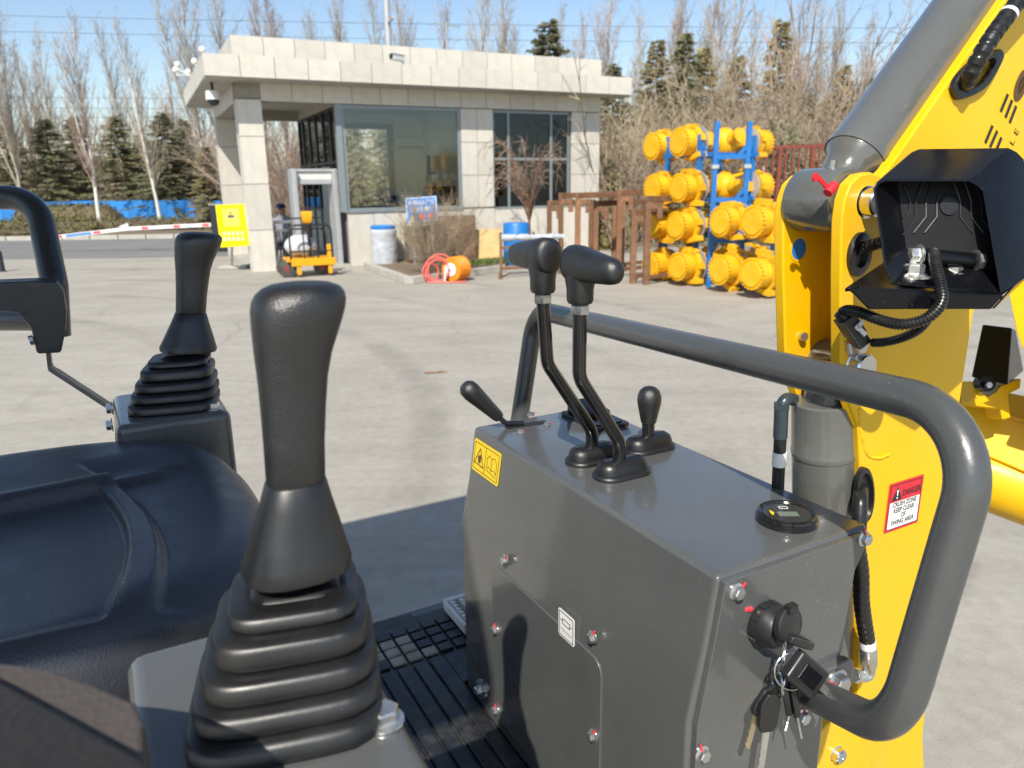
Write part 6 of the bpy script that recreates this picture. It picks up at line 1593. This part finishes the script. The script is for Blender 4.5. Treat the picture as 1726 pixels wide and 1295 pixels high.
blab = ['tangled leafless bush rising beside the end wall of the guard house', 'leafless bush right of the small roof-end conifer', 'reddish leafless bush above the rusty steel stands', 'upright leafless bush left of the top left axle', 'low leafless bush directly above the top left axles', 'spreading leafless bush just left of the blue frame posts', 'reddish leafless bush between the tall blue frame posts', 'upright leafless bush right of the tall blue frame posts', 'arching reddish bush above the left end of the red railing', 'leafless bush above the middle of the red railing', 'arching reddish bush where the red railing meets the boom ears', 'leafless bush against the lower end of the grey arm cylinder', 'tall thin-stemmed bush reaching the sky right of the slender conifer', 'tallest thin-stemmed bush, reaching the sky near the grey cylinder', 'tall straw-coloured bush behind the top left axles', 'leafless bush hidden behind the grey arm cylinder', 'round reddish bush seen between the two porch columns and glazing', 'upright reddish bush just right of the front porch column', 'reddish bush seen behind the detector gate']
for i, (x, d, yt, v, m) in enumerate(bs):
    P = at_px(x, d)
    plant('bare_bush', blab[i], 'bush', BVv[v], (m, m), P, height(yt, x, d), 2.8, tr.uniform(0, 6.28), 'leafless bushes ' + ('behind the porch' if x < 600 else 'behind the racks'), wide=1.1)
# twig mass filling the gaps at the back of the yard (nobody could count it)
def wood(name, x0, x1, d0, d1, y0, y1, n, m, L=(.5, 1.6)):
    r = random.Random(name); mb = MB()
    for _ in range(n):
        x = r.uniform(x0, x1); d = r.uniform(d0, d1); base = at_px(x, d); zt = height(y1 + (y0 - y1) * r.random() ** 1.4, x, d)
        z = r.uniform(0.1, max(.3, zt)); p = V(base[0], base[1], z); dd = unit(V(r.gauss(0, .55), r.gauss(0, .55), 1)); l = r.uniform(*L)
        q = p + dd * l; mb.stick(p, q, .017 * d / 30, .006 * d / 30)
    mb.build(name, M[m], smooth=0, fix=False, kind='stuff')
wood('far_wood', -120, 1800, 62, 80, 325, 215, 10000, 'twig', (1.5, 4.0))
wood('thicket_undergrowth', 1000, 1560, 23, 29, 320, 220, 3500, 'twigy', (.5, 1.4))
wood('far_undergrowth', -60, 620, 45, 56, 345, 285, 4000, 'twigr', (.8, 2.0))
# evergreen clumps low in the thicket
for i, (x, d, w, h) in enumerate(((1040, 19.6, 1.6, 2.3), (1352, 19.8, 2.3, 3.5), (1412, 20.2, 2.2, 3.0), (1165, 20.5, 2.2, 2.9), (1285, 20.5, 2.0, 3.3))):
    P = at_px(x, d); t = thing('evergreen_shrub', ['low evergreen shrub beside the wall end of the guard house', 'evergreen shrub behind the red railing left part', 'evergreen shrub behind the red railing next to the boom', 'evergreen shrub just behind the top left axles', 'evergreen shrub behind the right end of the top axles'][i], 'shrub', P)
    mb = MB()
    for _ in range(2600):
        dd = unit(V(rg.gauss(0, 1), rg.gauss(0, 1), abs(rg.gauss(0, .9)))); q = dd * V(w * .5, w * .5, h) * (rg.random() ** .25) * (.75 + .3 * math.sin(5 * dd[0] + 3 * dd[2] + i))
        u = unit(V(rg.gauss(0, 1), rg.gauss(0, 1), rg.gauss(0, 1))); v = unit(np.cross(u, dd)); o = len(mb.v); s = .20
        mb.v += [tuple(q - u * s * .5), tuple(q + v * s * .4), tuple(q + u * s * .5)]; mb.f.append((o, o + 1, o + 2))
    mb.build('foliage', M['needley' if i in (0, 2) else 'needle'], t, local=True, smooth=0, fix=False)
    MB().tube([V(0, 0, 0), V(0, 0, h * .7)], .05, 6).build('trunk', M['bark'], t, local=True)
# dry shrub in the planting bed and small weeping tree by the dark window
t = plant('dry_shrub', 'dense dry brown shrub in the planting bed under the blue sign', 'shrub', bush(41, 1.5, 2.4, 130, .35, 10, .0075, .55, .22), ('twigr', 'twigy'), PZ(740, 462, .05), 1.5, 1.5, .4, wide=.72)
def weeping(seed, h=2.6):
    r = random.Random(seed); st, tw = MB(), MB()
    st.tube([V(0, 0, 0), V(.02, 0, .6), V(0, .02, 1.1)], [.05, .04, .035], 8)
    for k in range(24):
        az = r.uniform(0, 6.28); p = V(0, 0, r.uniform(.8, 1.1)); d = unit(V(math.cos(az) * .28, math.sin(az) * .28, 1)); L = r.uniform(1.0, 2.0)
        for i in range(9):
            d = unit(d + V(math.cos(az) * .07, math.sin(az) * .07, -.075 * i if i > 4 else .0) + V(r.gauss(0, .06), r.gauss(0, .06), 0)); q = p + d * L / 7; st.stick(p, q, .016 * (1 - i / 11), .016 * (1 - (i + 1) / 11))
            if i > 1:
                for _ in range(4): c = p + (q - p) * r.random(); d1 = unit(d + V(r.gauss(0, .6), r.gauss(0, .6), r.gauss(-.1, .4))); tw.stick(c, c + d1 * r.uniform(.12, .4), .006, .003)
            p = q
    return st.mesh('trunk', smooth=0, fix=False), tw.mesh('crown', smooth=0, fix=False)
plant('weeping_tree', 'small bare weeping tree in front of the dark window', 'tree', weeping(8), ('rust', 'twigr'), PZ(893, 446, 0), 2.75, 2.6, 1.0, wide=.62)
t = plant('bare_sapling', 'thin bare sapling growing at the right end of the guard house', 'tree', bush(51, 3.4, 1.0, 16, .3, 6, .010), ('twigr', 'twigr'), B(8.75, -.5, 0), 3.3, 3.4, 0)
tq = PZ(735, 628, .012); tw = MB(); tw.stick(tq - V(.11, 0, 0), tq + V(.10, .02, 0), .008, .005); tw.stick(tq, tq + V(.06, .05, .01), .005, .003)
tag(tw.build('fallen_twig', M['rust']), 'short dark twig lying alone on the concrete yard', 'twig')
# weeds at the bed edge
mb = MB(); p0, p1 = PZ(795, 452, 0), PZ(862, 446, 0)
for _ in range(900):
    p = p0 + (p1 - p0) * rg.random() + V(rg.gauss(0, .08), rg.gauss(0, .14), .07); d = unit(V(rg.gauss(0, .5), rg.gauss(0, .5), 1)); o = len(mb.v); s = V(rg.gauss(0, .01), rg.gauss(0, .01), 0)
    mb.v += [tuple(p - s), tuple(p + s), tuple(p + d * rg.uniform(.05, .16))]; mb.f.append((o, o + 1, o + 2))
mb.build('grass', M['grass'], smooth=0, fix=False, kind='stuff')

# small white shed with blue roof far right, brick building far left
S0 = at_px(1060, 34); S0[2] = 0
SH = thing('white_shed', 'low white shed with a blue roof behind the steel stands', 'shed', S0)
MB().span((-2.6, 0, 0), (2.0, 3, 2.0)).build('wall', M['shedw'], SH, local=True, smooth=0)
MB().span((-2.9, -.4, 2.05), (2.3, 3.3, 2.2)).build('roof', M['blueroof'], SH, local=True, smooth=0)
w_ = MB().span((.35, -.05, .9), (1.15, -.005, 1.75)).build('window', M['darkframe'], SH, local=True, smooth=0); MB().span((.70, -.07, .9), (.78, -.052, 1.75)).build('mullion', M['shedw'], w_, local=True, smooth=0)
MB().span((-2.3, -.05, .05), (-.6, -.005, 1.7)).build('door', M['darkframe'], SH, local=True, smooth=0)
S1 = at_px(195, 75)
FB = thing('brick_building', 'far low brick building behind the poplars and hoarding', 'building', S1)
MB().span((-14, 0, 0), (10, 8, 3.0)).build('wall', M['brick'], FB, local=True, smooth=0)
mb = MB(); mb.prism([V(-14.4, -.5, 3.0), V(-14.4, 8.5, 3.0), V(-14.4, 4, 5.0)], V(24.8, 0, 0)); mb.build('roof', M['redrust'], FB, local=True, smooth=0)
for k in range(7): MB().span((-12.5 + k * 3.2, -.04, 1.0), (-11.2 + k * 3.2, -.005, 2.4)).build('window', M['darkframe'], FB, local=True, smooth=0)
# overhead wires
for i, (ya, yb, d) in enumerate(((12, 28, 60), (40, 52, 60), (148, 156, 64), (168, 172, 64), (182, 188, 66))):
    a, b = PD(-900, ya - 14, d), PD(2300 if i < 2 else 900, yb + (18 if i < 2 else 4), d); pts = [a + (b - a) * t - E3 * 4 * t * (1 - t) * .8 for t in np.linspace(0, 1, 30)]
    w = MB().tube(pts, .016, 4).build('overhead_wire', M['wire']); tag(w, ['topmost thin overhead wire crossing the sky above the roof', 'second overhead wire crossing the sky just under the top one', 'overhead wire crossing the poplars, upper of the low three', 'overhead wire crossing the poplars, middle of the low three', 'overhead wire crossing the poplars, lowest of all'][i], 'wire')
# dark bollard with rail at the left edge
q = PZ(4, 458, 0)
BL = thing('bollard', 'dark bollard at the left edge of the yard', 'bollard', q)
MB().lathe([(0, 0), (.07, 0), (.06, .05), (.055, .42), (.03, .46), (0, .46)], q, E3, 12).build('post', M['darkframe'], BL); MB().lathe([(.09, 0), (.09, .02), (0, .02)], q, E3, 12).build('base', M['darkframe'], BL)
